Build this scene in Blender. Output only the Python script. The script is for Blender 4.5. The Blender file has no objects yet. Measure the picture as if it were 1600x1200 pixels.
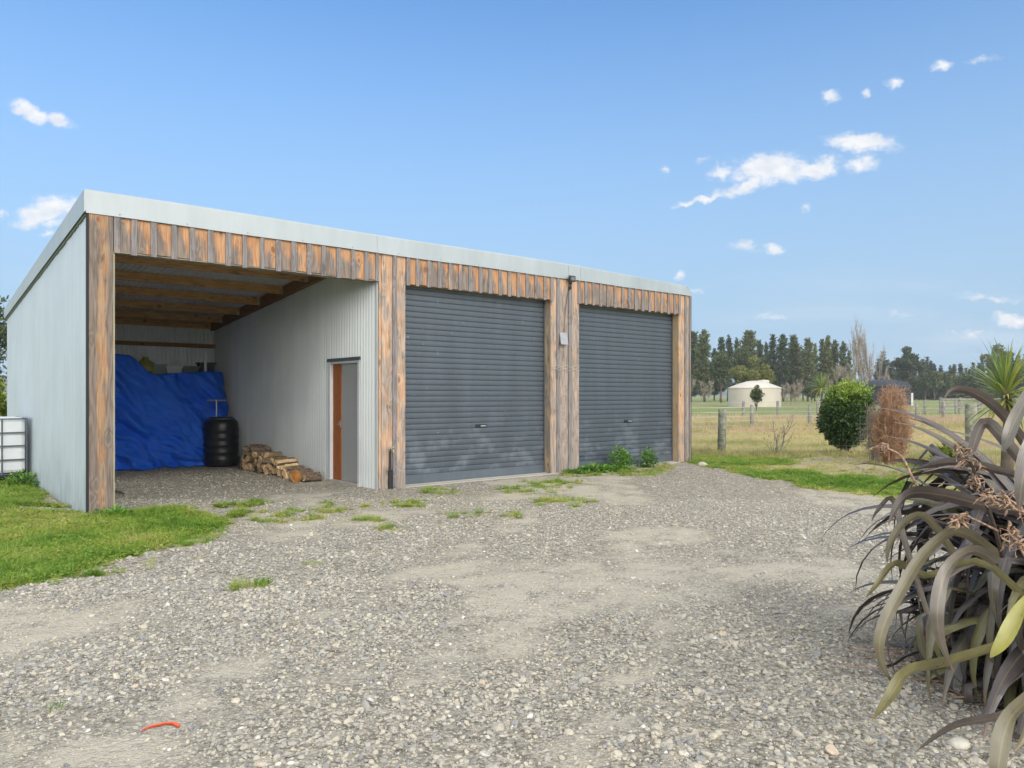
import bpy, math, random
import numpy as np
from mathutils import Vector, Matrix, Euler
R = math.radians
random.seed(7)
rng = np.random.default_rng(11)
scene = bpy.context.scene
COL = scene.collection

# ------------------------------------------------------------------ camera
F, HZ, CH = 1178.0, 618.0, 1.5          # focal length in photo pixels, horizon row, eye height
cd = bpy.data.cameras.new('camera'); cam = bpy.data.objects.new('camera', cd); COL.objects.link(cam)
cam.location = (0, 0, CH); cam.rotation_euler = (R(90), 0, 0)
cd.sensor_width = 36; cd.lens = 36*F/1600; cd.shift_y = (HZ-600)/1600
cd.clip_start = 0.05; cd.clip_end = 5000
scene.camera = cam

# ------------------------------------------------------------------ sun, exposure
SUN_EL, SUN_AZ = 35.0, 147.0            # degrees; azimuth clockwise from +Y
sd = bpy.data.lights.new('sun', 'SUN'); sun = bpy.data.objects.new('sun', sd); COL.objects.link(sun)
sd.energy = 1.15; sd.angle = R(15); sd.color = (1.0, 0.95, 0.87)
sv = Vector((math.sin(R(SUN_AZ))*math.cos(R(SUN_EL)), math.cos(R(SUN_AZ))*math.cos(R(SUN_EL)), math.sin(R(SUN_EL))))
sun.rotation_euler = sv.to_track_quat('Z', 'Y').to_euler()
sun.location = (0, 0, 30)
vs = scene.view_settings
scene.display_settings.display_device = 'sRGB'
vs.view_transform = 'Standard'; vs.look = 'None'; vs.exposure = 0.66; vs.gamma = 1.0; vs.use_curve_mapping = False
scene.cycles.max_bounces = 6; scene.cycles.diffuse_bounces = 4; scene.cycles.glossy_bounces = 3
scene.cycles.transparent_max_bounces = 6; scene.cycles.use_denoising = True; scene.cycles.denoiser = 'OPENIMAGEDENOISE'; scene.cycles.denoising_input_passes = 'RGB_ALBEDO_NORMAL'; scene.cycles.denoising_prefilter = 'ACCURATE'
scene.cycles.caustics_reflective = False; scene.cycles.caustics_refractive = False

# ------------------------------------------------------------------ node helper
class NT:
    def __init__(self, tree):
        self.t = tree; self.n = tree.nodes; self.l = tree.links
    def new(self, typ, **kw):
        x = self.n.new(typ)
        for k, v in kw.items(): setattr(x, k, v)
        return x
    def set(self, sock, v):
        if v is None: return
        if isinstance(v, bpy.types.NodeSocket): self.l.new(v, sock)
        else:
            if isinstance(v, (tuple, list)) and len(v) == 3 and sock.type == 'RGBA': v = (*v, 1)
            if isinstance(v, (int, float)) and sock.type == 'VECTOR': v = (v, v, v)
            sock.default_value = v
    def math(self, op, a, b=None, c=None, clamp=False):
        x = self.new('ShaderNodeMath', operation=op, use_clamp=clamp)
        self.set(x.inputs[0], a); self.set(x.inputs[1], b)
        if c is not None: self.set(x.inputs[2], c)
        return x.outputs[0]
    def vm(self, op, a, b=None):
        x = self.new('ShaderNodeVectorMath', operation=op)
        self.set(x.inputs[0], a)
        if b is not None: self.set(x.inputs[1], b)
        return x.outputs['Value'] if op in ('LENGTH', 'DOT_PRODUCT', 'DISTANCE') else x.outputs[0]
    def noise(self, vec, scale=1, detail=2, rough=0.5, dist=0, color=False):
        x = self.new('ShaderNodeTexNoise')
        self.set(x.inputs['Vector'], vec); x.inputs['Scale'].default_value = scale
        x.inputs['Detail'].default_value = detail; x.inputs['Roughness'].default_value = rough
        x.inputs['Distortion'].default_value = dist
        return x.outputs['Color'] if color else x.outputs['Fac']
    def voro(self, vec, scale=1, feature='F1', rand=1.0):
        x = self.new('ShaderNodeTexVoronoi', feature=feature)
        self.set(x.inputs['Vector'], vec); x.inputs['Scale'].default_value = scale
        x.inputs['Randomness'].default_value = rand
        return x
    def mix(self, fac, a, b, mode='MIX'):
        x = self.new('ShaderNodeMix', data_type='RGBA', blend_type=mode)
        self.set(x.inputs[0], fac); self.set(x.inputs[6], a); self.set(x.inputs[7], b)
        return x.outputs[2]
    def ramp(self, fac, stops, interp='LINEAR'):
        x = self.new('ShaderNodeValToRGB'); e = x.color_ramp; e.interpolation = interp
        while len(e.elements) < len(stops): e.elements.new(0.5)
        for el, (p, c) in zip(e.elements, stops):
            el.position = p
            el.color = (c, c, c, 1) if isinstance(c, (int, float)) else (*c, 1)
        self.set(x.inputs[0], fac)
        return x.outputs[0]
    def sstep(self, v, lo, hi):
        x = self.new('ShaderNodeMapRange', interpolation_type='SMOOTHSTEP')
        self.set(x.inputs[0], v); x.inputs[1].default_value = lo; x.inputs[2].default_value = hi
        return x.outputs[0]
    def mapping(self, vec, loc=(0, 0, 0), rot=(0, 0, 0), scale=(1, 1, 1), typ='POINT'):
        x = self.new('ShaderNodeMapping', vector_type=typ)
        self.set(x.inputs[0], vec)
        if typ != 'NORMAL': x.inputs[1].default_value = loc
        x.inputs[2].default_value = rot; x.inputs[3].default_value = scale
        return x.outputs[0]
    def attr(self, name, typ='GEOMETRY', out='Fac'):
        x = self.new('ShaderNodeAttribute', attribute_name=name, attribute_type=typ)
        return x.outputs[out]
    def obj(self): return self.new('ShaderNodeTexCoord').outputs['Object']
    def bump(self, h, strength=0.3, dist=0.01):
        x = self.new('ShaderNodeBump'); x.inputs['Strength'].default_value = strength
        x.inputs['Distance'].default_value = dist; self.set(x.inputs['Height'], h)
        return x.outputs[0]

def mat(name, fn=None, color=(.5, .5, .5), rough=.7, metal=0.0, spec=.5):
    m = bpy.data.materials.new(name); m.use_nodes = True
    n = NT(m.node_tree); b = m.node_tree.nodes['Principled BSDF']
    b.inputs['Base Color'].default_value = (*color, 1); b.inputs['Roughness'].default_value = rough
    b.inputs['Metallic'].default_value = metal; b.inputs['Specular IOR Level'].default_value = spec
    if fn: fn(n, b)
    return m

# ------------------------------------------------------------------ world: sky and clouds
w = bpy.data.worlds.new('World'); scene.world = w; w.use_nodes = True
def build_world():
    n = NT(w.node_tree)
    bg = w.node_tree.nodes['Background']
    sky = n.new('ShaderNodeTexSky', sky_type='NISHITA')
    sky.sun_disc = False; sky.sun_elevation = R(SUN_EL); sky.sun_rotation = R(SUN_AZ)
    sky.altitude = 0; sky.air_density = 1.0; sky.dust_density = 0.6; sky.ozone_density = 1.6
    d = n.new('ShaderNodeTexCoord').outputs['Generated']
    sx = n.new('ShaderNodeSeparateXYZ'); n.set(sx.inputs[0], d)
    yy = n.math('MAXIMUM', sx.outputs[1], 0.02)
    a = n.math('DIVIDE', sx.outputs[0], yy); b = n.math('DIVIDE', sx.outputs[2], yy)
    cx = n.new('ShaderNodeCombineXYZ'); n.set(cx.inputs[0], a); n.set(cx.inputs[1], b)
    p = cx.outputs[0]
    wob = n.vm('SUBTRACT', n.noise(p, 22, 5, 0.6, color=True), (.5, .5, .5))
    sc = n.new('ShaderNodeVectorMath', operation='SCALE'); n.set(sc.inputs[0], wob); sc.inputs['Scale'].default_value = 0.042
    pw = n.vm('ADD', p, sc.outputs[0])
    # tangent-plane clouds: centre, radii (photo pixels at the focal length), tilt, strength
    C = [(1205, 264, 60, 26, 4, 1.15), (1265, 262, 52, 17, 8, 1.05), (1170, 292, 60, 12, 14, .95), (1100, 312, 52, 6, 16, .8), (1350, 224, 56, 17, -3, 1.05),
         (1345, 258, 26, 16, 20, .75), (1125, 270, 18, 11, 20, .75), (1102, 252, 18, 6, 8, .42), (1034, 272, 12, 6, 8, .5), (1300, 150, 16, 9, 8, .78),
         (1353, 143, 10, 7, 20, .6), (1398, 126, 13, 8, 10, .72), (1470, 102, 22, 8, 0, .78), (1535, 95, 34, 6, 8, .42), (1261, 327, 12, 7, 20, .42),
         (1165, 385, 30, 12, 0, .65), (1210, 387, 16, 10, 0, .75), (1062, 435, 7, 7, 0, .75), (1088, 457, 14, 6, 0, .4), (45, 172, 34, 15, -22, 1.1),
         (88, 184, 24, 12, -15, 1.0), (72, 332, 54, 20, 12, 1.15), (80, 352, 24, 10, 0, .7), (75, 369, 16, 6, 0, .6), (2, 337, 8, 7, 0, .5),
         (1585, 502, 30, 12, 4, 1.1), (1208, 496, 30, 7, 0, .55), (1550, 468, 60, 8, 0, .5), (1400, 487, 36, 8, 0, .42), (1510, 522, 60, 9, 0, .5),
         (1700, 300, 60, 18, 10, 1.0), (-90, 240, 60, 25, 0, 1.0)]
    m = None
    for (px, py, rx, ry, ang, st) in C:
        q = n.mapping(pw, ((px-800)/F, (HZ-py)/F, 0), (0, 0, R(ang)), (rx/F*1.35, ry/F*1.35, 1), 'TEXTURE')
        v = n.math('SUBTRACT', 1.0, n.vm('LENGTH', q))
        v = n.math('MULTIPLY', n.math('MAXIMUM', v, 0.0), st)
        m = v if m is None else n.math('MAXIMUM', m, v)
    tex = n.noise(n.mapping(p, scale=(1, 1.6, 1)), 60, 6, 0.62)
    dens = n.math('ADD', m, n.math('MULTIPLY', n.math('SUBTRACT', tex, 0.55), n.math('MULTIPLY', n.math('MINIMUM', m, .35), 3.0)))
    front = n.sstep(sx.outputs[1], 0.05, 0.2)
    mask = n.math('MULTIPLY', n.math('MULTIPLY', n.sstep(dens, 0.03, 0.72), front), .93)
    # low stratus veil near the horizon
    veil = n.noise(n.mapping(p, scale=(1, 7, 1)), 3.0, 4, 0.55)
    hz = n.math('MULTIPLY', n.sstep(b, 0.22, 0.03), n.sstep(veil, 0.42, 0.75))
    mask2 = n.math('MAXIMUM', mask, n.math('MULTIPLY', n.math('MULTIPLY', hz, front), .35))
    shade = n.noise(n.mapping(p, scale=(1, 2, 1)), 34, 3, 0.5)
    ccol = n.ramp(shade, [(.32, (5.1, 5.35, 5.8)), (.58, (6.3, 6.3, 6.35))])
    base = n.mix(1.0, sky.outputs[0], SKY_TINT, 'MULTIPLY')
    # humid air brightens the sky towards the horizon
    el = n.vm('DOT_PRODUCT', d, (0, 0, 1))
    lift = n.sstep(el, 0.66, 0.0)
    base = n.mix(n.math('MULTIPLY', lift, .97), base, (2.8, 3.88, 5.0))
    col = n.mix(mask2, base, ccol)
    # unseen white cloud added overhead and behind the camera, for soft neutral light
    cov = n.math('MAXIMUM', n.sstep(el, .52, .80), n.sstep(sx.outputs[1], -.02, -.45))
    cov = n.math('MULTIPLY', n.math('MULTIPLY', cov, n.sstep(el, -.02, .06)), n.ramp(n.noise(d, 3.2, 4, .6), [(.30, .55), (.55, 1.0)]))
    low = n.sstep(el, .60, .12)      # added cloud boosted low down to send light into the open bay
    n.set(bg.inputs['Color'], n.mix(cov, col, n.mix(low, (9.6, 9.4, 9.0), (22.0, 21.2, 20.0))))
    bg.inputs['Strength'].default_value = 0.1
HAZE = .00032
SKY_TINT = (.52, 1.03, 1.46)
build_world()

# ------------------------------------------------------------------ scene helpers
def tag(o, label=None, cat=None, group=None, kind=None):
    if label: o['label'] = label
    if cat: o['category'] = cat
    if group: o['group'] = group
    if kind: o['kind'] = kind
    return o

def empty(name, loc=(0, 0, 0), rz=0.0, label=None, cat=None, group=None):
    o = bpy.data.objects.new(name, None); COL.objects.link(o)
    o.location = loc; o.rotation_euler = (0, 0, rz); o.empty_display_size = .1
    return tag(o, label, cat, group)

def link(name, me, m=None, parent=None, loc=None):
    o = bpy.data.objects.new(name, me); COL.objects.link(o)
    if m is not None and not me.materials:
        for x in (m if isinstance(m, (list, tuple)) else [m]): me.materials.append(x)
    if parent: o.parent = parent
    if loc: o.location = loc
    return o

def kids(o): return [c for c in bpy.data.objects if c.parent == o]
def copy_tree(o, parent=None):
    c = o.copy(); COL.objects.link(c)
    if parent: c.parent = parent
    for ch in kids(o): copy_tree(ch, c)
    return c

class MB:
    def __init__(self): self.v = []; self.f = []; self.r = []; self.m = []
    def add(self, vs, fs, rnd=None, mi=0):
        k = len(self.v); self.v += [tuple(p) for p in vs]
        rnd = random.random() if rnd is None else rnd
        for f in fs:
            self.f.append([i+k for i in f]); self.r.append(rnd); self.m.append(mi)
        return self
    def box(self, x0, x1, y0, y1, z0, z1, rnd=None, mi=0):
        v = [(x, y, z) for z in (z0, z1) for y in (y0, y1) for x in (x0, x1)]
        return self.add(v, [(0, 2, 3, 1), (4, 5, 7, 6), (0, 1, 5, 4), (2, 6, 7, 3), (0, 4, 6, 2), (1, 3, 7, 5)], rnd, mi)
    def slope_box(self, x0, x1, y0, y1, zf, h, rnd=None):   # top follows zf(y)
        v = []
        for k in (0, 1):
            for y in (y0, y1):
                for x in (x0, x1): v.append((x, y, zf(y)-h*(1-k)))
        return self.add(v, [(0, 2, 3, 1), (4, 5, 7, 6), (0, 1, 5, 4), (2, 6, 7, 3), (0, 4, 6, 2), (1, 3, 7, 5)], rnd)
    def tube(self, pts, rad, n=8, cap=True, rnd=None, mi=0):
        pts = [Vector(p) for p in pts]
        if not isinstance(rad, (list, tuple)): rad = [rad]*len(pts)
        vs, fs = [], []; up = None
        for i, p in enumerate(pts):
            d = (pts[min(i+1, len(pts)-1)]-pts[max(i-1, 0)])
            if d.length < 1e-9: d = Vector((0, 0, 1))
            d.normalize()
            if up is None:
                up = Vector((1, 0, 0)) if abs(d.x) < .8 else Vector((0, 1, 0))
            s = d.cross(up).normalized(); t = s.cross(d).normalized(); up = t
            for k in range(n):
                a = 2*math.pi*k/n
                vs.append(p + (s*math.cos(a)+t*math.sin(a))*rad[i])
        for i in range(len(pts)-1):
            for k in range(n):
                a, b = i*n+k, i*n+(k+1) % n
                fs.append((a, b, b+n, a+n))
        if cap:
            fs.append(tuple(reversed(range(n)))); fs.append(tuple(range((len(pts)-1)*n, len(pts)*n)))
        return self.add(vs, fs, rnd, mi)
    def lathe(self, prof, n=32, c=(0, 0, 0), rnd=None, mi=0):
        vs, fs = [], []
        for (r, z) in prof:
            for k in range(n):
                a = 2*math.pi*k/n; vs.append((c[0]+r*math.cos(a), c[1]+r*math.sin(a), c[2]+z))
        for i in range(len(prof)-1):
            for k in range(n):
                a, b = i*n+k, i*n+(k+1) % n; fs.append((a, b, b+n, a+n))
        if prof[0][0] > 1e-4: fs.append(tuple(reversed(range(n))))
        if prof[-1][0] > 1e-4: fs.append(tuple(range((len(prof)-1)*n, len(prof)*n)))
        return self.add(vs, fs, rnd, mi)
    def build(self, name, m, parent=None, smooth=False, bevel=0, loc=None):
        me = bpy.data.meshes.new(name); me.from_pydata(self.v, [], self.f); me.update()
        for x in (m if isinstance(m, (list, tuple)) else [m]): me.materials.append(x)
        at = me.attributes.new('rnd', 'FLOAT', 'FACE'); at.data.foreach_set('value', np.array(self.r, dtype=np.float32))
        me.polygons.foreach_set('material_index', np.array(self.m, dtype=np.int32))
        if smooth: me.polygons.foreach_set('use_smooth', np.ones(len(self.f), dtype=bool))
        o = link(name, me, None, parent, loc)
        if bevel:
            b = o.modifiers.new('bevel', 'BEVEL'); b.width = bevel; b.segments = 2; b.limit_method = 'ANGLE'
        return o

def npmesh(name, V, Q, m, parent=None, rnd=None, smooth=False, extra=None, loc=None):
    """V (N,3), Q (M,k) -> mesh object"""
    V = np.asarray(V, np.float32); Q = np.asarray(Q, np.int32)
    me = bpy.data.meshes.new(name); k = Q.shape[1]
    me.vertices.add(len(V)); me.vertices.foreach_set('co', V.ravel())
    me.loops.add(Q.size); me.loops.foreach_set('vertex_index', Q.ravel())
    me.polygons.add(len(Q)); me.polygons.foreach_set('loop_start', np.arange(0, Q.size, k, dtype=np.int32))
    try: me.polygons.foreach_set('loop_total', np.full(len(Q), k, np.int32))
    except Exception: pass
    me.update(calc_edges=True); me.validate()
    if rnd is not None:
        at = me.attributes.new('rnd', 'FLOAT', 'FACE'); at.data.foreach_set('value', np.asarray(rnd, np.float32))
    for nm, (typ, dom, arr) in (extra or {}).items():
        at = me.attributes.new(nm, typ, dom)
        at.data.foreach_set('value' if typ == 'FLOAT' else ('color' if 'COLOR' in typ else 'vector'), np.asarray(arr, np.float32).ravel())
    if smooth: me.polygons.foreach_set('use_smooth', np.ones(len(Q), dtype=bool))
    return link(name, me, m, parent, loc)

def vnoise(x, y, seed=0):
    x = np.asarray(x, float); y = np.asarray(y, float)
    xi = np.floor(x).astype(np.int64); yi = np.floor(y).astype(np.int64); fx = x-xi; fy = y-yi
    fx = fx*fx*(3-2*fx); fy = fy*fy*(3-2*fy)
    def h(a, b):
        k = (a*374761393 + b*668265263 + seed*974711) & 0xffffffff
        k = ((k ^ (k >> 13))*1274126177) & 0xffffffff
        return ((k ^ (k >> 16)) & 0xffff)/65535.0
    return (h(xi, yi)*(1-fx)+h(xi+1, yi)*fx)*(1-fy)+(h(xi, yi+1)*(1-fx)+h(xi+1, yi+1)*fx)*fy
def fbm(x, y, seed=0, o=4):
    s, a, t = 0, .5, 0
    for i in range(o):
        s = s+a*vnoise(x*2**i, y*2**i, seed+i*17); t += a; a *= .5
    return s/t

def G(px, py): Y = F*CH/(py-HZ); return ((px-800)/F*Y, Y)          # photo pixel -> ground point
def AX(px, Y): return (px-800)/F*Y                                  # photo column at depth Y -> X
def AZ(py, Y): return CH+(HZ-py)/F*Y

def quads(P, D, S, L, W):
    """leaf diamonds: centre P, long axis D, side axis S (N,3), length L, width W -> V, Q"""
    L = L[:, None]; W = W[:, None]
    V = np.stack([P-D*L*.5, P+S*W*.5-D*L*.08, P+D*L*.5, P-S*W*.5-D*L*.08], 1).reshape(-1, 3)
    return V, np.arange(len(V)).reshape(-1, 4)
def unit(a): return a/np.maximum(np.linalg.norm(a, axis=1, keepdims=True), 1e-9)
def randdir(n): return unit(rng.normal(size=(n, 3)))

# ------------------------------------------------------------------ materials
def wood_fn(axis='z', heart=None, vary=.34, lr=None, fresh=(.50, .235, .10), pale=(.52, .36, .225), grey=(.235, .205, .18), wear=.0, topz=None, knots=True, dark=1.0):
    def fn(n, b):
        rn = n.attr('rnd')
        o = n.obj()
        off = n.new('ShaderNodeCombineXYZ'); n.set(off.inputs[0], n.math('MULTIPLY', rn, 71.0)); n.set(off.inputs[1], n.math('MULTIPLY', rn, 37.0)); n.set(off.inputs[2], n.math('MULTIPLY', rn, 53.0))
        p = n.vm('ADD', o, off.outputs[0])
        st = {'z': (1, 1, .09), 'x': (.09, 1, 1), 'y': (1, .09, 1)}[axis]
        st2 = {'z': (1, 1, .035), 'x': (.035, 1, 1), 'y': (1, .035, 1)}[axis]
        st3 = {'z': (1, 1, .30), 'x': (.30, 1, 1), 'y': (1, .30, 1)}[axis]
        kv = n.voro(n.vm('MULTIPLY', p, {'z': (1, 1, .55), 'x': (.55, 1, 1), 'y': (1, .55, 1)}[axis]), 4.6)
        kd = kv.outputs['Distance']
        knot = n.sstep(kd, .17, .10)
        halo = n.sstep(kd, .38, .10)
        big = n.noise(n.vm('MULTIPLY', p, st), 9, 2, .5)
        g = n.math('ADD', n.math('MULTIPLY', big, 7.0), n.math('MULTIPLY', halo, 1.2))
        ring = n.math('PINGPONG', g, .5)
        ring = n.math('ADD', n.math('MULTIPLY', n.sstep(ring, .05, .5), .62), .12)
        fib = n.noise(n.vm('MULTIPLY', p, st2), 130, 3, .6)
        wv = n.noise(n.vm('MULTIPLY', p, st3), 7.5, 3, .6)
        wv = n.math('ADD', wv, n.math('MULTIPLY', n.math('SUBTRACT', rn, .5), vary))
        wv = n.math('ADD', wv, wear)
        if heart:
            sh = n.new('ShaderNodeSeparateXYZ'); n.set(sh.inputs[0], o)
            wob = n.math('MULTIPLY', n.math('SUBTRACT', n.noise(n.vm('MULTIPLY', o, (1, 1, 1)), 2.2, 2, .5), .5), .10)
            dx = n.math('ABSOLUTE', n.math('SUBTRACT', n.math('ADD', sh.outputs[0], wob), heart[0]))
            wv = n.math('ADD', wv, n.math('MULTIPLY', n.sstep(dx, heart[1]*.5, heart[1]*1.3), .34))
        if lr:
            sx_ = n.new('ShaderNodeSeparateXYZ'); n.set(sx_.inputs[0], o)
            fr = n.math('FRACT', n.math('DIVIDE', n.math('SUBTRACT', sx_.outputs[0], lr[0]), lr[1]))
            wv = n.math('SUBTRACT', wv, n.math('MULTIPLY', n.math('SUBTRACT', n.sstep(fr, .25, .85), .35), .30))
        if topz is not None:
            sp = n.new('ShaderNodeSeparateXYZ'); n.set(sp.inputs[0], o)
            wv = n.math('SUBTRACT', wv, n.math('MULTIPLY', n.sstep(sp.outputs[2], topz[0], topz[1]), .42))
            wv = n.math('ADD', wv, n.math('MULTIPLY', n.sstep(sp.outputs[2], .55, 0.0), .18))
        gm = n.sstep(wv, .40, .66)
        timber = n.mix(ring, pale, fresh)
        timber = n.mix(n.math('MULTIPLY', knot, .75 if knots else 0), timber, (.20, .085, .035))
        greyc = n.mix(ring, tuple(c*1.22 for c in grey), tuple(c*.66 for c in grey))
        c = n.mix(n.math('MULTIPLY', gm, .93), timber, greyc)
        stain = n.sstep(n.noise(n.vm('MULTIPLY', p, st3), 11, 4, .65), .57, .76)
        c = n.mix(n.math('MULTIPLY', stain, .74), c, (.062, .050, .043))
        c = n.mix(1.0, c, n.ramp(fib, [(.2, .55*dark), (.55, 1.0*dark), (.85, 1.22*dark)]), 'MULTIPLY')
        n.set(b.inputs['Base Color'], c)
        b.inputs['Roughness'].default_value = .82; b.inputs['Specular IOR Level'].default_value = .25
        h = n.math('ADD', n.math('MULTIPLY', fib, .5), n.math('MULTIPLY', ring, .6))
        n.set(b.inputs['Normal'], n.bump(h, .45, .004))
    return fn
M = {}
M['board'] = mat('weathered_board', wood_fn(wear=.06, topz=(3.38, 3.80), fresh=(.50, .27, .145), pale=(.58, .42, .30), grey=(.33, .28, .245)))
M['header'] = mat('header_board', wood_fn(wear=.20, vary=.62, topz=(3.50, 3.84), fresh=(.46, .20, .085), pale=(.54, .33, .19), grey=(.25, .21, .18)))
M['batten'] = mat('grey_batten', wood_fn(wear=.26, topz=None, knots=False, grey=(.215, .21, .22)))
M['post'] = mat('corner_post', wood_fn(wear=-.05, heart=(.15, .07), fresh=(.33, .17, .09), pale=(.40, .27, .17), grey=(.20, .165, .145), topz=(3.5, 3.9)))
M['jamb'] = mat('pale_jamb', wood_fn(wear=-.1, fresh=(.42, .29, .16), pale=(.50, .38, .23)))
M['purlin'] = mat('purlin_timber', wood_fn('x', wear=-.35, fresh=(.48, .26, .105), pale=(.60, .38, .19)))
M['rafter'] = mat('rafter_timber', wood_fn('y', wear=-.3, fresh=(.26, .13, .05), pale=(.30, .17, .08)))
def metal_fn(col, streak=.12, metal=.35, rough=.42, axis=(1, 1, .05), grime=None):
    def fn(n, b):
        o = n.obj()
        s = n.noise(n.vm('MULTIPLY', o, axis), 6, 4, .6)
        s2 = n.noise(o, 1.3, 3, .55)
        c = n.mix(1.0, col, n.ramp(s, [(.25, 1-streak), (.75, 1+streak)]), 'MULTIPLY')
        c = n.mix(1.0, c, n.ramp(s2, [(.3, .93), (.7, 1.05)]), 'MULTIPLY')
        if grime:
            sp = n.new('ShaderNodeSeparateXYZ'); n.set(sp.inputs[0], o)
            low = n.math('MULTIPLY', n.sstep(sp.outputs[2], grime[1], 0.0), n.sstep(n.noise(n.vm('MULTIPLY', o, (3, 3, .5)), 3, 4, .65), .40, .66))
            c = n.mix(n.math('MULTIPLY', low, grime[2]), c, grime[0])
        n.set(b.inputs['Base Color'], c)
        b.inputs['Metallic'].default_value = metal
        n.set(b.inputs['Roughness'], n.ramp(s2, [(.3, rough-.05), (.7, rough+.1)]))
    return fn
M['zinc'] = mat('zinc_sheet', metal_fn((.435, .51, .58), .05, .25, .42, grime=((.24, .31, .25), .9, .45)))
M['zinc_in'] = mat('zinc_sheet_inside', metal_fn((.66, .70, .715), .06, .25, .40))
M['flash'] = mat('flashing', metal_fn((.39, .435, .455), .07, .2, .38, (1, 1, .12)))
M['darkgap'] = mat('dark_trim', color=(.02, .02, .022), rough=.8)
def roller_fn(n, b):
    o = n.obj()
    sp = n.new('ShaderNodeSeparateXYZ'); n.set(sp.inputs[0], o)
    base = (.078, .097, .119)
    s = n.noise(n.vm('MULTIPLY', o, (1, 1, .12)), 3.5, 4, .6)
    c = n.mix(1.0, base, n.ramp(s, [(.25, .88), (.75, 1.14)]), 'MULTIPLY')
    d = n.noise(n.vm('MULTIPLY', o, (1.2, 1, 1.5)), 1.9, 4, .6)
    low = n.math('MULTIPLY', n.sstep(sp.outputs[2], 1.5, .3), n.sstep(d, .46, .66))
    c = n.mix(n.math('MULTIPLY', low, .26), c, (.33, .38, .43))
    v = n.math('MULTIPLY', n.sstep(n.noise(n.vm('MULTIPLY', o, (9, 1, 9)), 1.5, 3, .5), .68, .78), .35)
    c = n.mix(v, c, (.32, .37, .42))
    n.set(b.inputs['Base Color'], c); b.inputs['Metallic'].default_value = .15
    b.inputs['Roughness'].default_value = .42
M['roller'] = mat('roller_door_steel', roller_fn)
M['roller_rail'] = mat('roller_rail', metal_fn((.105, .13, .155), .1, .15, .45))
M['black'] = mat('black_plastic', metal_fn((.018, .019, .021), .2, 0, .38))
M['steel'] = mat('galvanised', metal_fn((.42, .44, .45), .1, .6, .4))
M['cage'] = mat('cage_steel', metal_fn((.10, .12, .14), .1, .3, .45))
M['door_grey'] = mat('door_grey', metal_fn((.36, .38, .39), .04, 0, .45))
M['door_white'] = mat('door_white', metal_fn((.62, .65, .68), .03, 0, .4))
M['door_wood'] = mat('door_stile', wood_fn(wear=-.6, fresh=(.33, .105, .032), pale=(.37, .13, .045), knots=False))
M['concrete'] = mat('concrete', metal_fn((.42, .40, .36), .1, 0, .85, (1, 1, 1)))
def tarp_fn(n, b):
    o = n.obj()
    wv = n.noise(o, 9, 5, .7)
    c = n.mix(n.noise(o, 2.2, 3, .5), (.006, .10, .72), (.022, .20, .92))
    n.set(b.inputs['Base Color'], c)
    b.inputs['Roughness'].default_value = .36; b.inputs['Specular IOR Level'].default_value = .55
    fine = n.noise(n.mapping(o, rot=(0, R(35), 0), scale=(1, 1, 3.2)), 7, 5, .7, .6)
    n.set(b.inputs['Normal'], n.bump(n.math('ADD', fine, n.math('MULTIPLY', wv, .4)), .8, .045))
M['tarp'] = mat('blue_tarp', tarp_fn)
def plain_noise(c1, c2, scale=8, rough=.8, det=4, bump=0, trans=0):
    def fn(n, b):
        o = n.obj(); v = n.noise(o, scale, det, .6)
        n.set(b.inputs['Base Color'], n.mix(n.sstep(v, .3, .7), c1, c2)); b.inputs['Roughness'].default_value = rough
        if bump: n.set(b.inputs['Normal'], n.bump(v, .6, bump))
    return fn
M['bark'] = mat('log_bark', plain_noise((.055, .040, .028), (.22, .165, .115), 30, .9, 5, .01))
M['split'] = mat('log_split', plain_noise((.56, .38, .19), (.74, .57, .34), 16, .8, 4, .004))
M['endgrain'] = mat('log_end', plain_noise((.42, .28, .14), (.64, .47, .27), 22, .85, 5, .004))
M['log_red'] = mat('log_red', plain_noise((.28, .11, .03), (.50, .22, .06), 14, .85, 5, .004))
M['ibc_white'] = mat('tank_plastic_white', plain_noise((.62, .66, .70), (.70, .73, .76), 2, .35))
M['post_round'] = mat('fence_post', plain_noise((.13, .15, .11), (.33, .33, .26), 9, .9, 5, .01))
M['post_far'] = mat('old_fence_post', plain_noise((.18, .17, .155), (.30, .285, .26), 6, .9, 4, .01))
M['wire'] = mat('fence_wire', color=(.46, .47, .45), rough=.5, metal=.4)
M['tank_beige'] = mat('tank_beige', plain_noise((.47, .435, .365), (.52, .48, .41), .6, .5))
M['tank_beige_roof'] = mat('tank_beige_roof', plain_noise((.55, .52, .45), (.60, .57, .49), .6, .5))
M['tank_dark'] = mat('tank_dark', plain_noise((.014, .018, .025), (.022, .027, .036), .6, .5))
M['trunk'] = mat('tree_trunk', plain_noise((.075, .06, .045), (.17, .14, .11), 5, .9))
M['twig'] = mat('bare_twig', plain_noise((.21, .18, .145), (.36, .32, .27), 3, .9))
M['twig_red'] = mat('brown_twig', plain_noise((.28, .155, .092), (.44, .275, .17), 5, .9))
M['stem_dark'] = mat('flax_stem', plain_noise((.028, .020, .018), (.07, .05, .04), 20, .7))
M['pod'] = mat('seed_pod', plain_noise((.16, .095, .06), (.52, .36, .25), 60, .85))
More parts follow.
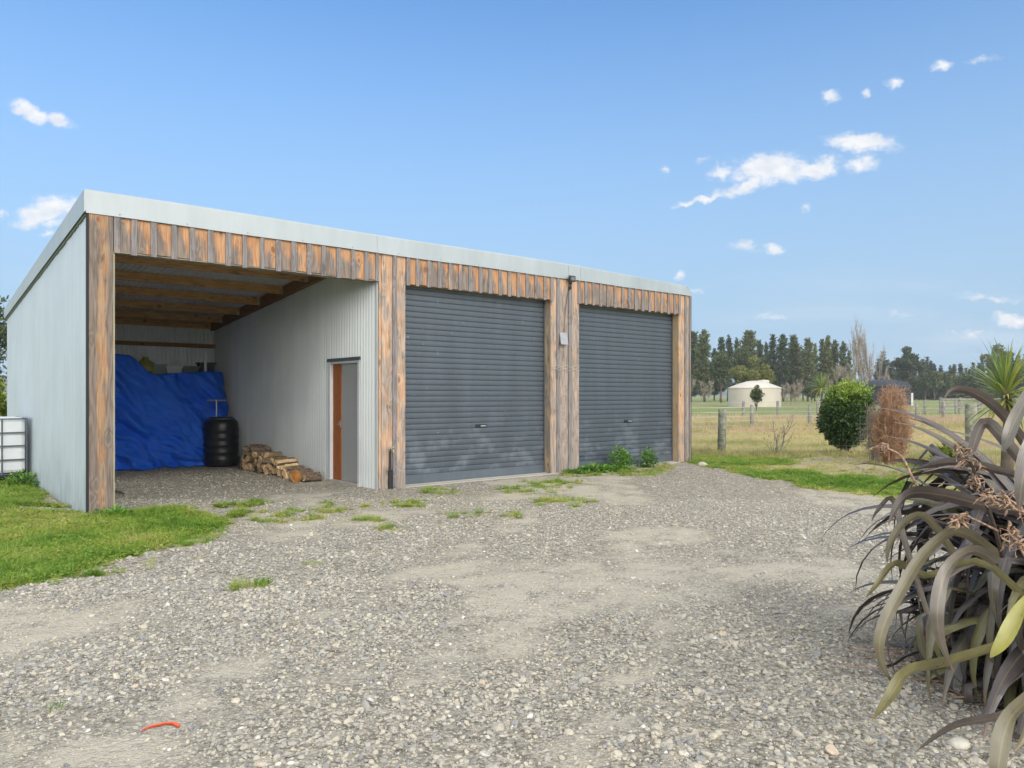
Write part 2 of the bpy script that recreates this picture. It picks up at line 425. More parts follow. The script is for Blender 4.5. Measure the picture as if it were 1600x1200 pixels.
def leaf_mat(name, stops, rough=.6, trans=.25, spec=.3, inst=False, vary=False):
    m = bpy.data.materials.new(name); m.use_nodes = True; n = NT(m.node_tree); b = m.node_tree.nodes['Principled BSDF']
    rn = n.attr('tint', 'INSTANCER') if inst else n.attr('rnd')
    c = n.ramp(rn, stops)
    if vary: c = n.mix(1.0, c, n.ramp(n.new('ShaderNodeObjectInfo').outputs['Random'], [(0, (.70, .78, .85)), (.5, (1, 1, 1)), (1, (1.45, 1.30, 1.05))]), 'MULTIPLY')
    n.set(b.inputs['Base Color'], c); b.inputs['Roughness'].default_value = rough; b.inputs['Specular IOR Level'].default_value = spec
    if trans:
        t = n.new('ShaderNodeBsdfTranslucent'); n.set(t.inputs[0], c)
        mx = n.new('ShaderNodeMixShader'); mx.inputs[0].default_value = trans
        n.l.new(b.outputs[0], mx.inputs[1]); n.l.new(t.outputs[0], mx.inputs[2])
        n.l.new(mx.outputs[0], m.node_tree.nodes['Material Output'].inputs[0])
    return m
M['pine'] = leaf_mat('pine_needles', [(0, (.07, .095, .05)), (.5, (.125, .16, .08)), (1, (.20, .23, .105))], .6, .35, vary=True)
M['fir'] = leaf_mat('fir_needles', [(0, (.055, .08, .05)), (.5, (.095, .13, .075)), (1, (.15, .185, .10))], .6, .35, vary=True)
M['gum'] = leaf_mat('gum_leaves', [(0, (.065, .085, .042)), (.5, (.115, .145, .065)), (1, (.19, .215, .10))], .6, .35, vary=True)
M['olive'] = leaf_mat('olive_leaves', [(0, (.13, .15, .05)), (.5, (.22, .235, .08)), (1, (.32, .32, .13))], .6, .4)
M['bush'] = leaf_mat('bush_leaves', [(0, (.028, .065, .020)), (.45, (.070, .135, .034)), (.75, (.19, .30, .05)), (1, (.42, .52, .08))], .42, .3, .5)
M['lime'] = leaf_mat('lime_leaves', [(0, (.07, .12, .02)), (.6, (.20, .27, .04)), (1, (.38, .42, .08))], .5, .25, .4)
M['cordy'] = leaf_mat('cordyline_leaves', [(0, (.11, .19, .04)), (.6, (.24, .33, .09)), (.85, (.40, .43, .12)), (1, (.52, .40, .10))], .42, .25, .5)
M['weed'] = leaf_mat('weed_leaves', [(0, (.06, .16, .02)), (.6, (.14, .30, .04)), (1, (.25, .43, .08))], .5, .3)
M['grass_i'] = leaf_mat('grass_blades', [(0, (.11, .235, .03)), (.40, (.235, .39, .055)), (.70, (.42, .47, .10)), (1, (.62, .54, .26))], .6, .45, inst=True)
M['straw_i'] = leaf_mat('dry_grass', [(0, (.27, .31, .10)), (.4, (.56, .50, .23)), (.75, (.70, .60, .34)), (1, (.56, .41, .28))], .7, .45, inst=True)
def flax_fn(n, b):
    rn = n.attr('rnd'); o = n.obj()
    c = n.ramp(rn, [(0, (.040, .030, .032)), (.35, (.078, .062, .060)), (.62, (.115, .098, .078)), (.80, (.145, .135, .06)), (.93, (.19, .18, .055)), (1, (.33, .33, .06))])
    v = n.noise(o, 14, 3, .6)
    c = n.mix(1.0, c, n.ramp(v, [(.3, .80), (.7, 1.2)]), 'MULTIPLY')
    u = n.attr('across')
    rib = n.math('PINGPONG', n.math('MULTIPLY', u, 11.0), .5)
    c = n.mix(n.math('MULTIPLY', rib, .30), c, tuple(x for x in (.05, .04, .04)))
    mid = n.sstep(n.math('ABSOLUTE', n.math('SUBTRACT', u, .5)), .07, .01)
    c = n.mix(n.math('MULTIPLY', mid, .35), c, (.30, .26, .12))
    tipv = n.attr('along')
    c = n.mix(n.math('MULTIPLY', n.sstep(tipv, .90, 1.0), .7), c, (.22, .12, .05))
    n.set(b.inputs['Base Color'], c)
    n.set(b.inputs['Roughness'], n.ramp(v, [(.3, .27), (.7, .42)])); b.inputs['Specular IOR Level'].default_value = .85
    n.set(b.inputs['Normal'], n.bump(rib, .25, .003))
M['flax'] = mat('flax_leaf', flax_fn)
def stone_fn(n, b):
    rn = n.attr('tint', 'INSTANCER')
    c = n.ramp(rn, [(0, (.20, .205, .21)), (.2, (.285, .285, .28)), (.45, (.40, .378, .322)), (.75, (.49, .452, .362)), (.88, (.54, .50, .41)), (.95, (.50, .40, .30)), (1, (.62, .60, .55))])
    v = n.noise(n.obj(), 3, 3, .6)
    n.set(b.inputs['Base Color'], n.mix(1.0, c, n.ramp(v, [(.3, .80), (.7, 1.15)]), 'MULTIPLY')); b.inputs['Roughness'].default_value = .85
M['stone_i'] = mat('gravel_stone', stone_fn)
def ground_fn(n, b):
    o = n.obj(); g = n.attr('grass'); pc = n.attr('pcol', out='Color')
    def layer(scale):
        v = n.voro(o, scale); cc = n.new('ShaderNodeSeparateColor'); n.set(cc.inputs[0], v.outputs['Color'])
        col = n.ramp(cc.outputs[0], [(0, (.20, .195, .18)), (.25, (.32, .31, .28)), (.6, (.44, .415, .355)), (.85, (.52, .485, .405)), (1, (.66, .63, .55))])
        return col, v.outputs['Distance']
    c1, d1 = layer(38); c2, d2 = layer(75)
    big = n.noise(o, .55, 5, .62)
    sel = n.sstep(n.noise(o, 9, 2, .5), .4, .6)
    peb = n.mix(sel, c2, c1); hgt = n.math('ADD', n.math('MULTIPLY', d1, sel), n.math('MULTIPLY', d2, .5))
    peb = n.mix(1.0, peb, n.ramp(d1, [(.12, 1.14), (.5, .50)]), 'MULTIPLY')  # darkened pebble edges paint in the small shadows of the crevices
    dustc = n.mix(n.noise(o, 3.1, 4, .6), (.43, .395, .32), (.55, .51, .415))
    dust = n.sstep(n.math('ADD', n.attr('dust'), n.math('MULTIPLY', n.math('SUBTRACT', n.noise(o, 25, 3, .6), .5), .7)), .22, .75)
    grav = n.mix(n.math('MAXIMUM', n.math('MULTIPLY', dust, .80), n.math('MULTIPLY', n.sstep(n.noise(o, 16, 4, .65), .40, .66), .55)), n.mix(1.0, peb, (.93, .905, .85), 'MULTIPLY'), dustc)
    gn = n.noise(o, 5, 5, .65)
    soil = n.mix(n.noise(o, 40, 3, .6), (.16, .22, .05), (.32, .34, .12))
    soil = n.mix(n.math('MAXIMUM', n.sstep(gn, .56, .74), n.sstep(g, .90, .62)), soil, n.mix(n.noise(o, 18, 4, .6), (.36, .31, .20), (.50, .44, .31)))
    edge = n.math('ADD', g, n.math('MULTIPLY', n.math('SUBTRACT', n.noise(o, 7, 4, .7), .5), .9))
    gm = n.sstep(edge, .42, .62)
    c = n.mix(gm, grav, soil)
    far = n.attr('pad')
    pv = n.noise(n.vm('MULTIPLY', o, (1, 1, 1)), .8, 6, .7)
    pcn = n.mix(1.0, pc, n.ramp(pv, [(.25, .72), (.75, 1.25)]), 'MULTIPLY')
    c = n.mix(n.sstep(far, .3, .7), c, pcn)
    n.set(b.inputs['Base Color'], c); b.inputs['Roughness'].default_value = .95; b.inputs['Specular IOR Level'].default_value = .15
    n.set(b.inputs['Normal'], n.bump(n.math('MULTIPLY', hgt, -1), .7, .018))
M['ground'] = mat('ground', ground_fn)
M['hills'] = mat('hills', plain_noise((.12, .15, .17), (.16, .19, .20), .01, .95))
M['paint'] = mat('spray_paint', color=(.75, .13, .05), rough=.8)

# ------------------------------------------------------------------ ground
TH = R(90-50.02); CT, ST = math.cos(TH), math.sin(TH)
OX, OY = G(137, 806)
SHW, SHD = 12.19, 7.70
def L2W(t, u, z=0): return (OX+CT*t-ST*u, OY+ST*t+CT*u, z)
def W2L(x, y): dx, dy = x-OX, y-OY; return (dx*CT+dy*ST, -dx*ST+dy*CT)
def tx(px):     # photo column -> position along the facade
    k = (px-800)/F; return (-OX+OY*k)/(CT-ST*k)
def inpoly(x, y, poly):
    r = np.zeros(x.shape, bool); j = len(poly)-1
    for i in range(len(poly)):
        xi, yi = poly[i]; xj, yj = poly[j]
        c = ((yi > y) != (yj > y)) & (x < (xj-xi)*(y-yi)/((yj-yi) if yj != yi else 1e-9)+xi)
        r ^= c; j = i
    return r
LAWN_L = [G(*p) for p in [(-60, 945), (60, 916), (150, 893), (230, 876), (292, 856), (322, 835), (330, 812), (290, 797), (240, 791), (178, 798), (140, 806)]]
LAWN_L += [L2W(-.02, .0)[:2], L2W(-.02, 9)[:2], L2W(-30, 9)[:2], (-25, 5)]
LAWN_R = [G(*p) for p in [(1081, 724), (1120, 735), (1180, 749), (1260, 765), (1330, 776), (1400, 782), (1500, 792), (1750, 815)]] + [(30, 9), (30, 30), (4, 30), L2W(SHW+.03, 3)[:2]]
PATCH = [(380, 789, 34, 7), (450, 806, 62, 12), (408, 803, 30, 9), (515, 800, 24, 6), (565, 812, 34, 8), (485, 792, 16, 5), (640, 788, 36, 6), (690, 770, 40, 5), (725, 806, 28, 6), (820, 768, 60, 6), (865, 757, 50, 5),
         (845, 757, 34, 5), (905, 741, 36, 5), (870, 785, 44, 6), (800, 806, 20, 4), (48, 1120, 24, 8), (72, 1108, 16, 6), (60, 1146, 18, 8), (6, 1136, 12, 8), (415, 1051, 9, 5), (465, 885, 18, 5), (385, 915, 16, 5),
         (210, 893, 22, 8), (160, 900, 14, 6), (295, 880, 18, 6), (620, 826, 20, 4), (580, 790, 18, 4), (910, 788, 30, 4), (1145, 1142, 16, 10), (985, 738, 60, 6), (1035, 728, 18, 5), (1265, 1080, 12, 5)]
def patchmask(x, y):
    m = np.zeros(x.shape)
    x = x+(fbm(x*2.3, y*2.3, 93)-.5)*.5; y = y+(fbm(x*2.3, y*2.3, 95)-.5)*.5
    px = 800+F*x/np.maximum(y, .3); py = HZ+F*CH/np.maximum(y, .3)
    for (a, b, ra, rb) in PATCH:
        # patches stored as ground ellipses
        gx, gy = G(a, b); rx = ra*gy/F; ry = abs(G(a, b-rb)[1]-gy)+.02
        q = ((x-gx)/rx)**2+((y-gy)/ry)**2
        m = np.maximum(m, np.clip(1.6-q, 0, 1)*.8)
    br = fbm(x*6.5, y*6.5, 91, 3)
    return m*np.clip((br-.42)*6, 0, 1)
STR = [(1232, 748, 58, 9), (1330, 760, 95, 9), (1420, 772, 60, 9), (1268, 714, 42, 7), (1125, 722, 44, 12), (1095, 727, 20, 8), (1200, 727, 34, 5), (1440, 742, 40, 8)]
def strips(x, y):
    x = x+(fbm(x*1.6, y*1.6, 97)-.5)*.7; y = y+(fbm(x*1.6, y*1.6, 99)-.5)*.9; m = np.zeros(np.shape(x))
    for (a, b, ra, rb) in STR:
        gx, gy = G(a, b); rx = ra*gy/F; ry = abs(G(a, b-rb)[1]-gy)+.02
        m = np.maximum(m, np.clip(1.5-((x-gx)/rx)**2-((y-gy)/ry)**2, 0, 1))
    return m
def masks(x, y):
    wx = x+(fbm(x*1.7, y*1.7, 3)-.5)*.9; wy = y+(fbm(x*1.7, y*1.7, 9)-.5)*.9
    l, u = W2L(x, y)
    g = 0
    for k in range(9):
        a, q = k*2.4, (.04, .22, .42, .70, .12, .32, .55, .85, 0)[k]
        g = g+(inpoly(wx+q*math.cos(a), wy+q*math.sin(a), LAWN_L) | inpoly(wx+q*math.cos(a), wy+q*math.sin(a), LAWN_R)).astype(float)/9
    g = np.clip(g*(.55+.9*fbm(x*5, y*5, 15, 3)), 0, 1)
    g[(l > -.02) & (l < SHW) & (u > .0) & (u < SHD)] = 0
    bare = fbm(x*1.1+5, y*1.1, 21)
    right = inpoly(x, y, LAWN_R)
    g = np.where(right, g*np.clip(.66+.5*strips(x, y), .66, 1), g)
    # dirt strip beside the side wall
    dp = G(95, 797)
    g = np.where((l < 0) & (l > -.9) & (((x-dp[0])/.65)**2+((y-dp[1])/.22)**2 < 1), g*.2, g)
    return np.maximum(g, patchmask(x, y))
FP1 = (AX(1127, 19.2), 19.2); FP2 = (AX(1519, 15.0), 15.0)
FD = np.array([FP2[0]-FP1[0], FP2[1]-FP1[1]]); FD /= np.linalg.norm(FD); FN = np.array([-FD[1], FD[0]])
if FN[1] < 0: FN = -FN
def fdist(x, y): return (x-FP1[0])*FN[0]+(y-FP1[1])*FN[1]
def height(x, y):
    l, u = W2L(x, y)
    h = (fbm(x*.7, y*.7, 31)-.5)*.07+(fbm(x*3, y*3, 37, 3)-.5)*.022
    wgt = np.clip((np.hypot(x, y-8)-60)/60, 0, 1)
    h = h*(1-wgt)
    inside = (l > -.15) & (l < SHW+.1) & (u > -.25) & (u < SHD+.1)
    h = np.where(inside, h*.25-.008, h)
    gl = inpoly(x, y, LAWN_L) & (l < 0)
    h = h+np.where(gl, .10*np.clip(-l/1.2, 0, 1)*np.clip((u+.6)/2, 0, 1), 0)
    rl = inpoly(x, y, LAWN_R)
    h = h+np.where(rl, .16*np.clip((y-11)/3.5, 0, 1)*np.clip((x-4.5)/2.5, 0, 1)*np.clip((19.5-y)/3, 0, 1), 0)
    return h
TRK = [[(215, 1180), (300, 1090), (450, 1000), (640, 905), (760, 845), (860, 790), (900, 750)], [(640, 1190), (660, 1080), (720, 960), (860, 885), (1020, 850), (1200, 830)], [(930, 1180), (1000, 1000), (1100, 900), (1250, 860)]]
def dusty(x, y):
    d = np.clip((fbm(x*.62+9, y*.62, 71)-.46)*3.6, 0, .85)
    for tr in TRK:
        P = [G(*p) for p in tr]
        for (a, b) in zip(P[:-1], P[1:]):
            vx, vy = b[0]-a[0], b[1]-a[1]; f = np.clip(((x-a[0])*vx+(y-a[1])*vy)/(vx*vx+vy*vy), 0, 1)
            q = np.hypot(x-a[0]-vx*f, y-a[1]-vy*f)
            d = np.maximum(d, .8*np.clip(1.15-q/.42, 0, 1)*np.clip((fbm(x*1.9, y*1.9, 73)-.30)*3.2, 0, 1))
    return d*np.clip(.55+1.1*(fbm(x*6, y*6, 79, 3)-.25), .2, 1)
def axis(lo, hi, step, far0, far1, n):
    core = np.arange(lo, hi, step)
    a = lo-np.geomspace(step, lo-far0, n)[::-1]; b = core[-1]+np.geomspace(step, far1-core[-1], n)
    return np.concatenate([a, core, b])
gx = axis(-10.5, 13.0, .075, -1500, 1500, 46); gy = axis(2.0, 21.0, .075, -60, 2500, 60)
X, Y = np.meshgrid(gx, gy)
Zg = height(X, Y); gm = masks(X, Y)
beyond = np.clip(fdist(X, Y)/.8+.35, 0, 1)*(X > 2.5)
l_, u_ = W2L(X, Y)
beyond = np.maximum(beyond, ((u_ > 9.5) | (l_ < -14) | (Y < -2) | (X > 14)).astype(float))
def lerp(a, b, t): return a+(b-a)*t[..., None]
n1 = fbm(X*.25, Y*.5, 51); n2 = fbm(X*.06, Y*.2, 57)
straw = np.array([.60, .53, .28]); green = np.array([.27, .33, .11]); pink = np.array([.50, .38, .26]); fgreen = np.array([.20, .245, .085])
pcol = lerp(np.broadcast_to(straw, X.shape+(3,)), green, np.clip((n1-.42)*3.2, 0, .85))
pcol = lerp(pcol, pink, np.clip((Y-29)/5, 0, 1)*.85)
pcol = lerp(pcol, fgreen, np.clip((Y-47)/8, 0, 1)*.95)
pcol = lerp(pcol, np.array([.29, .29, .13]), np.clip((n2-.4)*3, 0, 1)*np.clip((Y-60)/20, 0, 1)*.6)
ny, nx = X.shape
idx = np.arange(ny*nx).reshape(ny, nx)
Q = np.stack([idx[:-1, :-1], idx[:-1, 1:], idx[1:, 1:], idx[1:, :-1]], -1).reshape(-1, 4)
V = np.stack([X, Y, Zg], -1).reshape(-1, 3)
pc4 = np.concatenate([pcol, np.ones(X.shape+(1,))], -1)
ground = npmesh('ground', V, Q, M['ground'], smooth=True, extra={'grass': ('FLOAT', 'POINT', gm), 'pad': ('FLOAT', 'POINT', beyond), 'pcol': ('FLOAT_COLOR', 'POINT', pc4), 'dust': ('FLOAT', 'POINT', dusty(X, Y))})
tag(ground, kind='structure')
# distant hills
hv, hq = [], []
na = 120
for i in range(na):
    a = R(-70+140*i/(na-1)); d = 2000
    h = 30+34*float(fbm(np.array(i*.09), np.array(3.3), 5))+10*float(fbm(np.array(i*.4), np.array(1.3), 8))
    hv += [(math.sin(a)*d, math.cos(a)*d, -5), (math.sin(a)*(d+150), math.cos(a)*(d+150), h*.8), (math.sin(a)*(d+400), math.cos(a)*(d+400), h)]
for i in range(na-1):
    for k in (0, 1): hq.append((i*3+k, (i+1)*3+k, (i+1)*3+k+1, i*3+k+1))
tag(npmesh('hills', hv, hq, M['hills'], smooth=True), kind='structure')

# ------------------------------------------------------------------ scatter (stuff only: gravel, grass)
def variants(name, meshes, m, smooth=True):
    c = bpy.data.collections.new(name)
    for i, (V_, Q_) in enumerate(meshes):
        me = bpy.data.meshes.new(name+'_unit'); me.from_pydata([tuple(map(float, p)) for p in V_], [], [tuple(map(int, q)) for q in Q_]); me.update()
        me.materials.append(m)
        for p_ in me.polygons: p_.use_smooth = smooth
        o = bpy.data.objects.new(f'{name}_unit{i:02d}', me); c.objects.link(o)
    return c, len(meshes)
def scatter(name, P, rot, scl, tint, coll, label=None, cat=None):
    c, nv = coll; N = len(P)
    me = bpy.data.meshes.new(name); me.vertices.add(N); me.vertices.foreach_set('co', np.asarray(P, np.float32).ravel())
    for nm, typ, arr, key in (('rot', 'FLOAT_VECTOR', rot, 'vector'), ('scl', 'FLOAT_VECTOR', scl, 'vector'), ('tint', 'FLOAT', tint, 'value')):
        at = me.attributes.new(nm, typ, 'POINT'); at.data.foreach_set(key, np.asarray(arr, np.float32).ravel())
    at = me.attributes.new('vid', 'INT', 'POINT'); at.data.foreach_set('value', rng.integers(0, nv, N).astype(np.int32))
    o = link(name, me); tag(o, label, cat, kind='stuff')
    ng = bpy.data.node_groups.new(name+'_nodes', 'GeometryNodeTree')
    ng.interface.new_socket('Geometry', in_out='INPUT', socket_type='NodeSocketGeometry')
    ng.interface.new_socket('Geometry', in_out='OUTPUT', socket_type='NodeSocketGeometry')
    gi = ng.nodes.new('NodeGroupInput'); go = ng.nodes.new('NodeGroupOutput')
    ip = ng.nodes.new('GeometryNodeInstanceOnPoints'); ci = ng.nodes.new('GeometryNodeCollectionInfo')
    ci.inputs['Collection'].default_value = c; ci.inputs['Separate Children'].default_value = True; ci.inputs['Reset Children'].default_value = True
    def na(nm, dt):
        x = ng.nodes.new('GeometryNodeInputNamedAttribute'); x.data_type = dt; x.inputs[0].default_value = nm
        return [s for s in x.outputs if s.enabled][0]
    ng.links.new(gi.outputs[0], ip.inputs['Points']); ng.links.new(ci.outputs[0], ip.inputs['Instance'])
    ip.inputs['Pick Instance'].default_value = True
    ng.links.new(na('vid', 'INT'), ip.inputs['Instance Index']); ng.links.new(na('rot', 'FLOAT_VECTOR'), ip.inputs['Rotation'])
    ng.links.new(na('scl', 'FLOAT_VECTOR'), ip.inputs['Scale']); ng.links.new(ip.outputs[0], go.inputs[0])
    md = o.modifiers.new('scatter', 'NODES'); md.node_group = ng
    return o
def ico():
    t = (1+5**.5)/2
    v = [(-1, t, 0), (1, t, 0), (-1, -t, 0), (1, -t, 0), (0, -1, t), (0, 1, t), (0, -1, -t), (0, 1, -t), (t, 0, -1), (t, 0, 1), (-t, 0, -1), (-t, 0, 1)]
    f = [(0, 11, 5), (0, 5, 1), (0, 1, 7), (0, 7, 10), (0, 10, 11), (1, 5, 9), (5, 11, 4), (11, 10, 2), (10, 7, 6), (7, 1, 8), (3, 9, 4), (3, 4, 2), (3, 2, 6), (3, 6, 8), (3, 8, 9), (4, 9, 5), (2, 4, 11), (6, 2, 10), (8, 6, 7), (9, 8, 1)]
    v = [Vector(p).normalized() for p in v]
    cache = {}; nf = []
    def mid(a, b):
        k = (min(a, b), max(a, b))
        if k not in cache: v.append(((v[a]+v[b])/2).normalized()); cache[k] = len(v)-1
        return cache[k]
    for a, b, c in f:
        ab, bc, ca = mid(a, b), mid(b, c), mid(c, a)
        nf += [(a, ab, ca), (b, bc, ab), (c, ca, bc), (ab, bc, ca)]
    return np.array([tuple(p) for p in v]), nf
iv, iff = ico()
stones = []
for k in range(12):
    A = iv.copy()
    for j in range(6):      # chop facets
        d = randdir(1)[0]; c = rng.uniform(.55, .85); s = A@d
        A = A-np.outer(np.maximum(s-c, 0), d)
    A *= rng.uniform(.8, 1.2, 3)*np.array([1, .85, .5])
    stones.append((A, iff))
stone_c = variants('gravel_stone', stones, M['stone_i'], False)
def frustum_pts(n, y0, y1, pw=1.0, xl=-30, xr=1630):
    u = rng.random(n); y = np.sqrt(y0*y0+(y1*y1-y0*y0)*u) if pw == 1 else y0+(y1-y0)*u
    px = rng.uniform(xl, xr, n); return (px-800)/F*y, y
def gravel(n, y0, y1, smin, smax):
    x, y = frustum_pts(n, y0, y1)
    l, u = W2L(x, y)
    g = masks(x, y)
    du = dusty(x, y); dens = np.clip(.86-.72*du, .20, 1)*np.clip(.45+1.3*(fbm(x*4, y*4, 83, 3)-.2), .3, 1)
    ok = (g < .5) & (fdist(x, y) < -.3) & (rng.random(n) < dens)
    ok &= ~((l > -.05) & (l < SHW) & (u > -.03) & ((l < .3) | (l > 4.05) | (u > SHD-.1)) & (u < SHD))
    x, y = x[ok], y[ok]; N = len(x)
    s = smin*(smax/smin)**(rng.random(N)**2.8)*np.clip(1.08-.5*du[ok], .6, 1)
    z = height(x, y)+s*rng.uniform(-.20, .12, N)
    rot = np.stack([rng.normal(0, .38, N), rng.normal(0, .38, N), rng.uniform(0, 6.28, N)], 1)
    t = np.clip(rng.beta(1.7, 1.7, N)*.93+(fbm(x*.4, y*.4, 77)-.5)*.3, 0, .90); t[rng.random(N) < .018] = .955; t[rng.random(N) < .02] = 1
    return np.stack([x, y, z], 1), rot, np.repeat(s[:, None], 3, 1)*.5, t
parts_ = [gravel(2600, 2.7, 9, .045, .085), gravel(150000, 2.7, 6.2, .007, .046), gravel(150000, 6.2, 11, .009, .042), gravel(70000, 11, 17, .012, .040)]
gr = [np.concatenate(a) for a in zip(*parts_)]
scatter('gravel', *gr, stone_c, 'loose grey and tan gravel stones over the yard', 'gravel')

def clump(nb, h, spread, lean, wid, curl=.5):
    V_, Q_ = [], []
    for i in range(nb):
        a = rng.uniform(0, 6.28); r = spread*math.sqrt(rng.random()); bx, by = r*math.cos(a), r*math.sin(a)
        a2 = a+rng.normal(0, .9); L = h*rng.uniform(.5, 1.1); ln = abs(rng.normal(lean, .25))
        dx, dy = math.cos(a2), math.sin(a2); w0 = wid*rng.uniform(.7, 1.3); k = len(V_)
        for s, ww in ((0, 1), (.5, .85), (1, .08)):
            o_ = L*ln*(s**1.6); zz = L*s*(1-.35*ln*s*curl*2)
            V_.append((bx+dx*o_-dy*w0*ww/2, by+dy*o_+dx*w0*ww/2, zz)); V_.append((bx+dx*o_+dy*w0*ww/2, by+dy*o_-dx*w0*ww/2, zz))
        Q_ += [(k, k+1, k+3, k+2), (k+2, k+3, k+5, k+4)]
    return np.array(V_), Q_
def weed_clump(nb, r):
    V_, Q_ = [], []
    for i in range(nb):
        a = rng.uniform(0, 6.28); rr = r*math.sqrt(rng.random()); z = rng.uniform(.2, 1)*r*.8; c = np.array([rr*math.cos(a), rr*math.sin(a), z])
        d = unit(np.array([[math.cos(a), math.sin(a), rng.normal(.1, .3)]]))[0]; s = unit(np.cross(d, [0, 0, 1])[None])[0]; L = r*rng.uniform(.4, .8); k = len(V_)
        V_ += [c-d*L*.5, c+s*L*.3, c+d*L*.5, c-s*L*.3]; Q_.append((k, k+1, k+2, k+3))
    return np.array(V_), Q_
grass_c = variants('grass', [clump(22, .055, .045, .6, .004) for _ in range(5)]+[clump(16, .085, .05, .7, .0045) for _ in range(2)]+[weed_clump(18, .06) for _ in range(3)]+[clump(7, .13, .05, .6, .004) for _ in range(1)], M['grass_i'])
straw_c = variants('dry_grass', [clump(26, .20, .09, .75, .007) for _ in range(5)]+[clump(18, .34, .10, .45, .006) for _ in range(2)], M['straw_i'])
def lawn(n, xr, yr):
    x = rng.uniform(*xr, n); y = rng.uniform(*yr, n)
    px = 800+F*x/y
    g = masks(x, y)*(1+(fbm(x*4, y*4, 5)-.5)*1.1)
    l, u = W2L(x, y)
    bare = fbm(x*1.1+5, y*1.1, 21)
    ok = (rng.random(n) < np.clip((g-.26)*1.6, .0, 1)**1.4*np.where(x > 3, np.clip((.50-bare)*5+.22, .10, .5)+strips(x, y), 1)) & (px > -60) & (px < 1660) & (fdist(x, y) < .4)
    ok &= ~((l > -.03) & (l < SHW) & (u > -.02) & (u < SHD+.02))
    x, y = x[ok], y[ok]; N = len(x)
    s = rng.uniform(.6, 1.25, N)
    t = np.clip(.05+fbm(x*1.3, y*1.3, 41)*.85+rng.normal(0, .15, N)+np.clip((.6-g[ok])*1.0, 0, .3)+np.where(x > 3, .32-.40*strips(x, y), 0), 0, 1)
    return np.stack([x, y, height(x, y)-.004], 1), np.stack([rng.normal(0, .12, N), rng.normal(0, .12, N), rng.uniform(0, 6.28, N)], 1), np.repeat(s[:, None], 3, 1), t
gl = [lawn(60000, (-10, -3.4), (5.4, 10.2)), lawn(26000, (-14, -5), (9, 15)), lawn(60000, (3, 14), (9, 19.8)), lawn(50000, (-5, 3.8), (2.6, 16))]
g_ = [np.concatenate(a) for a in zip(*gl)]
scatter('grass', *g_, grass_c, 'short green grass and weeds at the yard edges', 'grass')
def paddock(n, y0, y1, smin, smax):
    x, y = frustum_pts(n, y0, y1, 1.2, 1060, 1640)
    ok = (fdist(x, y) > -.25); x, y = x[ok], y[ok]; N = len(x)
    nn = fbm(x*.3, y*.6, 51); t = np.clip(.62-(nn-.45)*2.2+rng.normal(0, .13, N)+np.clip((y-29)/6, 0, 1)*.35, 0, 1)
    s = rng.uniform(smin, smax, N)*np.where(rng.random(N) < .6, .6, 1)
    s = s*(1+np.clip((y-30)/6, 0, .6))
    return np.stack([x, y, height(x, y)-.01], 1), np.stack([rng.normal(0, .15, N), rng.normal(0, .15, N), rng.uniform(0, 6.28, N)], 1), np.repeat(s[:, None], 3, 1), t
pl = [paddock(20000, 14, 30, .4, .9), paddock(14000, 29, 47, .7, 1.3)]
# dry fringe along the fence line
q = rng.uniform(-2, 6.5, 1500); e = rng.normal(-.15, .35, 1500)
fx = FP1[0]+FD[0]*q+FN[0]*e; fy = FP1[1]+FD[1]*q+FN[1]*e
pl.append((np.stack([fx, fy, height(fx, fy)-.01], 1), np.stack([rng.normal(0, .15, 1500), rng.normal(0, .15, 1500), rng.uniform(0, 6.28, 1500)], 1), np.repeat(rng.uniform(.4, .9, 1500)[:, None], 3, 1), np.clip(rng.normal(.35, .25, 1500), 0, 1)))
p_ = [np.concatenate(a) for a in zip(*pl)]
scatter('paddock_grass', *p_, straw_c, 'dry straw coloured grass in the paddock behind the netting fence', 'dry grass')

# ------------------------------------------------------------------ shed
shed = empty('shed', L2W(0, 0), TH, 'long lean-to farm shed of corrugated steel with one open bay and two grey roller doors', 'shed')
zr = lambda u: 3.955-.093*u
PITCH, AMP = .0945, .0155
def corr(mb, a0, a1, z0f, z1f, place, seg=8, ph=0.0, amp=AMP):
    n = max(2, int((a1-a0)/PITCH*seg)); vs, fs = [], []
    for i in range(n+1):
        a = a0+(a1-a0)*i/n; d = amp*math.sin(2*math.pi*a/PITCH+ph)
        z0 = z0f(a) if callable(z0f) else z0f; z1 = z1f(a) if callable(z1f) else z1f
        vs += [place(a, d, z0), place(a, d, z1)]
    for i in range(n): fs.append((2*i, 2*i+2, 2*i+3, 2*i+1))
    mb.add(vs, fs)
mb = MB(); corr(mb, .03, SHD, -.05, lambda a: zr(a)-.03, lambda a, d, z: (-.005+d*.7, a, z)); mb.build('side_wall', M['zinc'], shed, True)
mb = MB(); corr(mb, .03, SHD, -.05, lambda a: zr(a)-.03, lambda a, d, z: (SHW-.02+d, a, z)); mb.build('end_wall', M['zinc'], shed, True)
mb = MB(); corr(mb, .0, SHW-.03, -.05, zr(SHD)-.10, lambda a, d, z: (a, SHD+d, z)); mb.build('back_wall', M['zinc_in'], shed, True)
# roof
mb = MB(); n = int(SHW/PITCH*6); vs = []
for i in range(n+1):
    t = -.02+(SHW+.03)*i/n; d = AMP*math.sin(2*math.pi*t/PITCH)
    vs += [(t, -.01, zr(-.01)+d), (t, SHD+.08, zr(SHD+.08)+d)]
mb.add(vs, [(2*i, 2*i+2, 2*i+3, 2*i+1) for i in range(n)]); mb.build('roof', M['zinc_in'], shed, True)
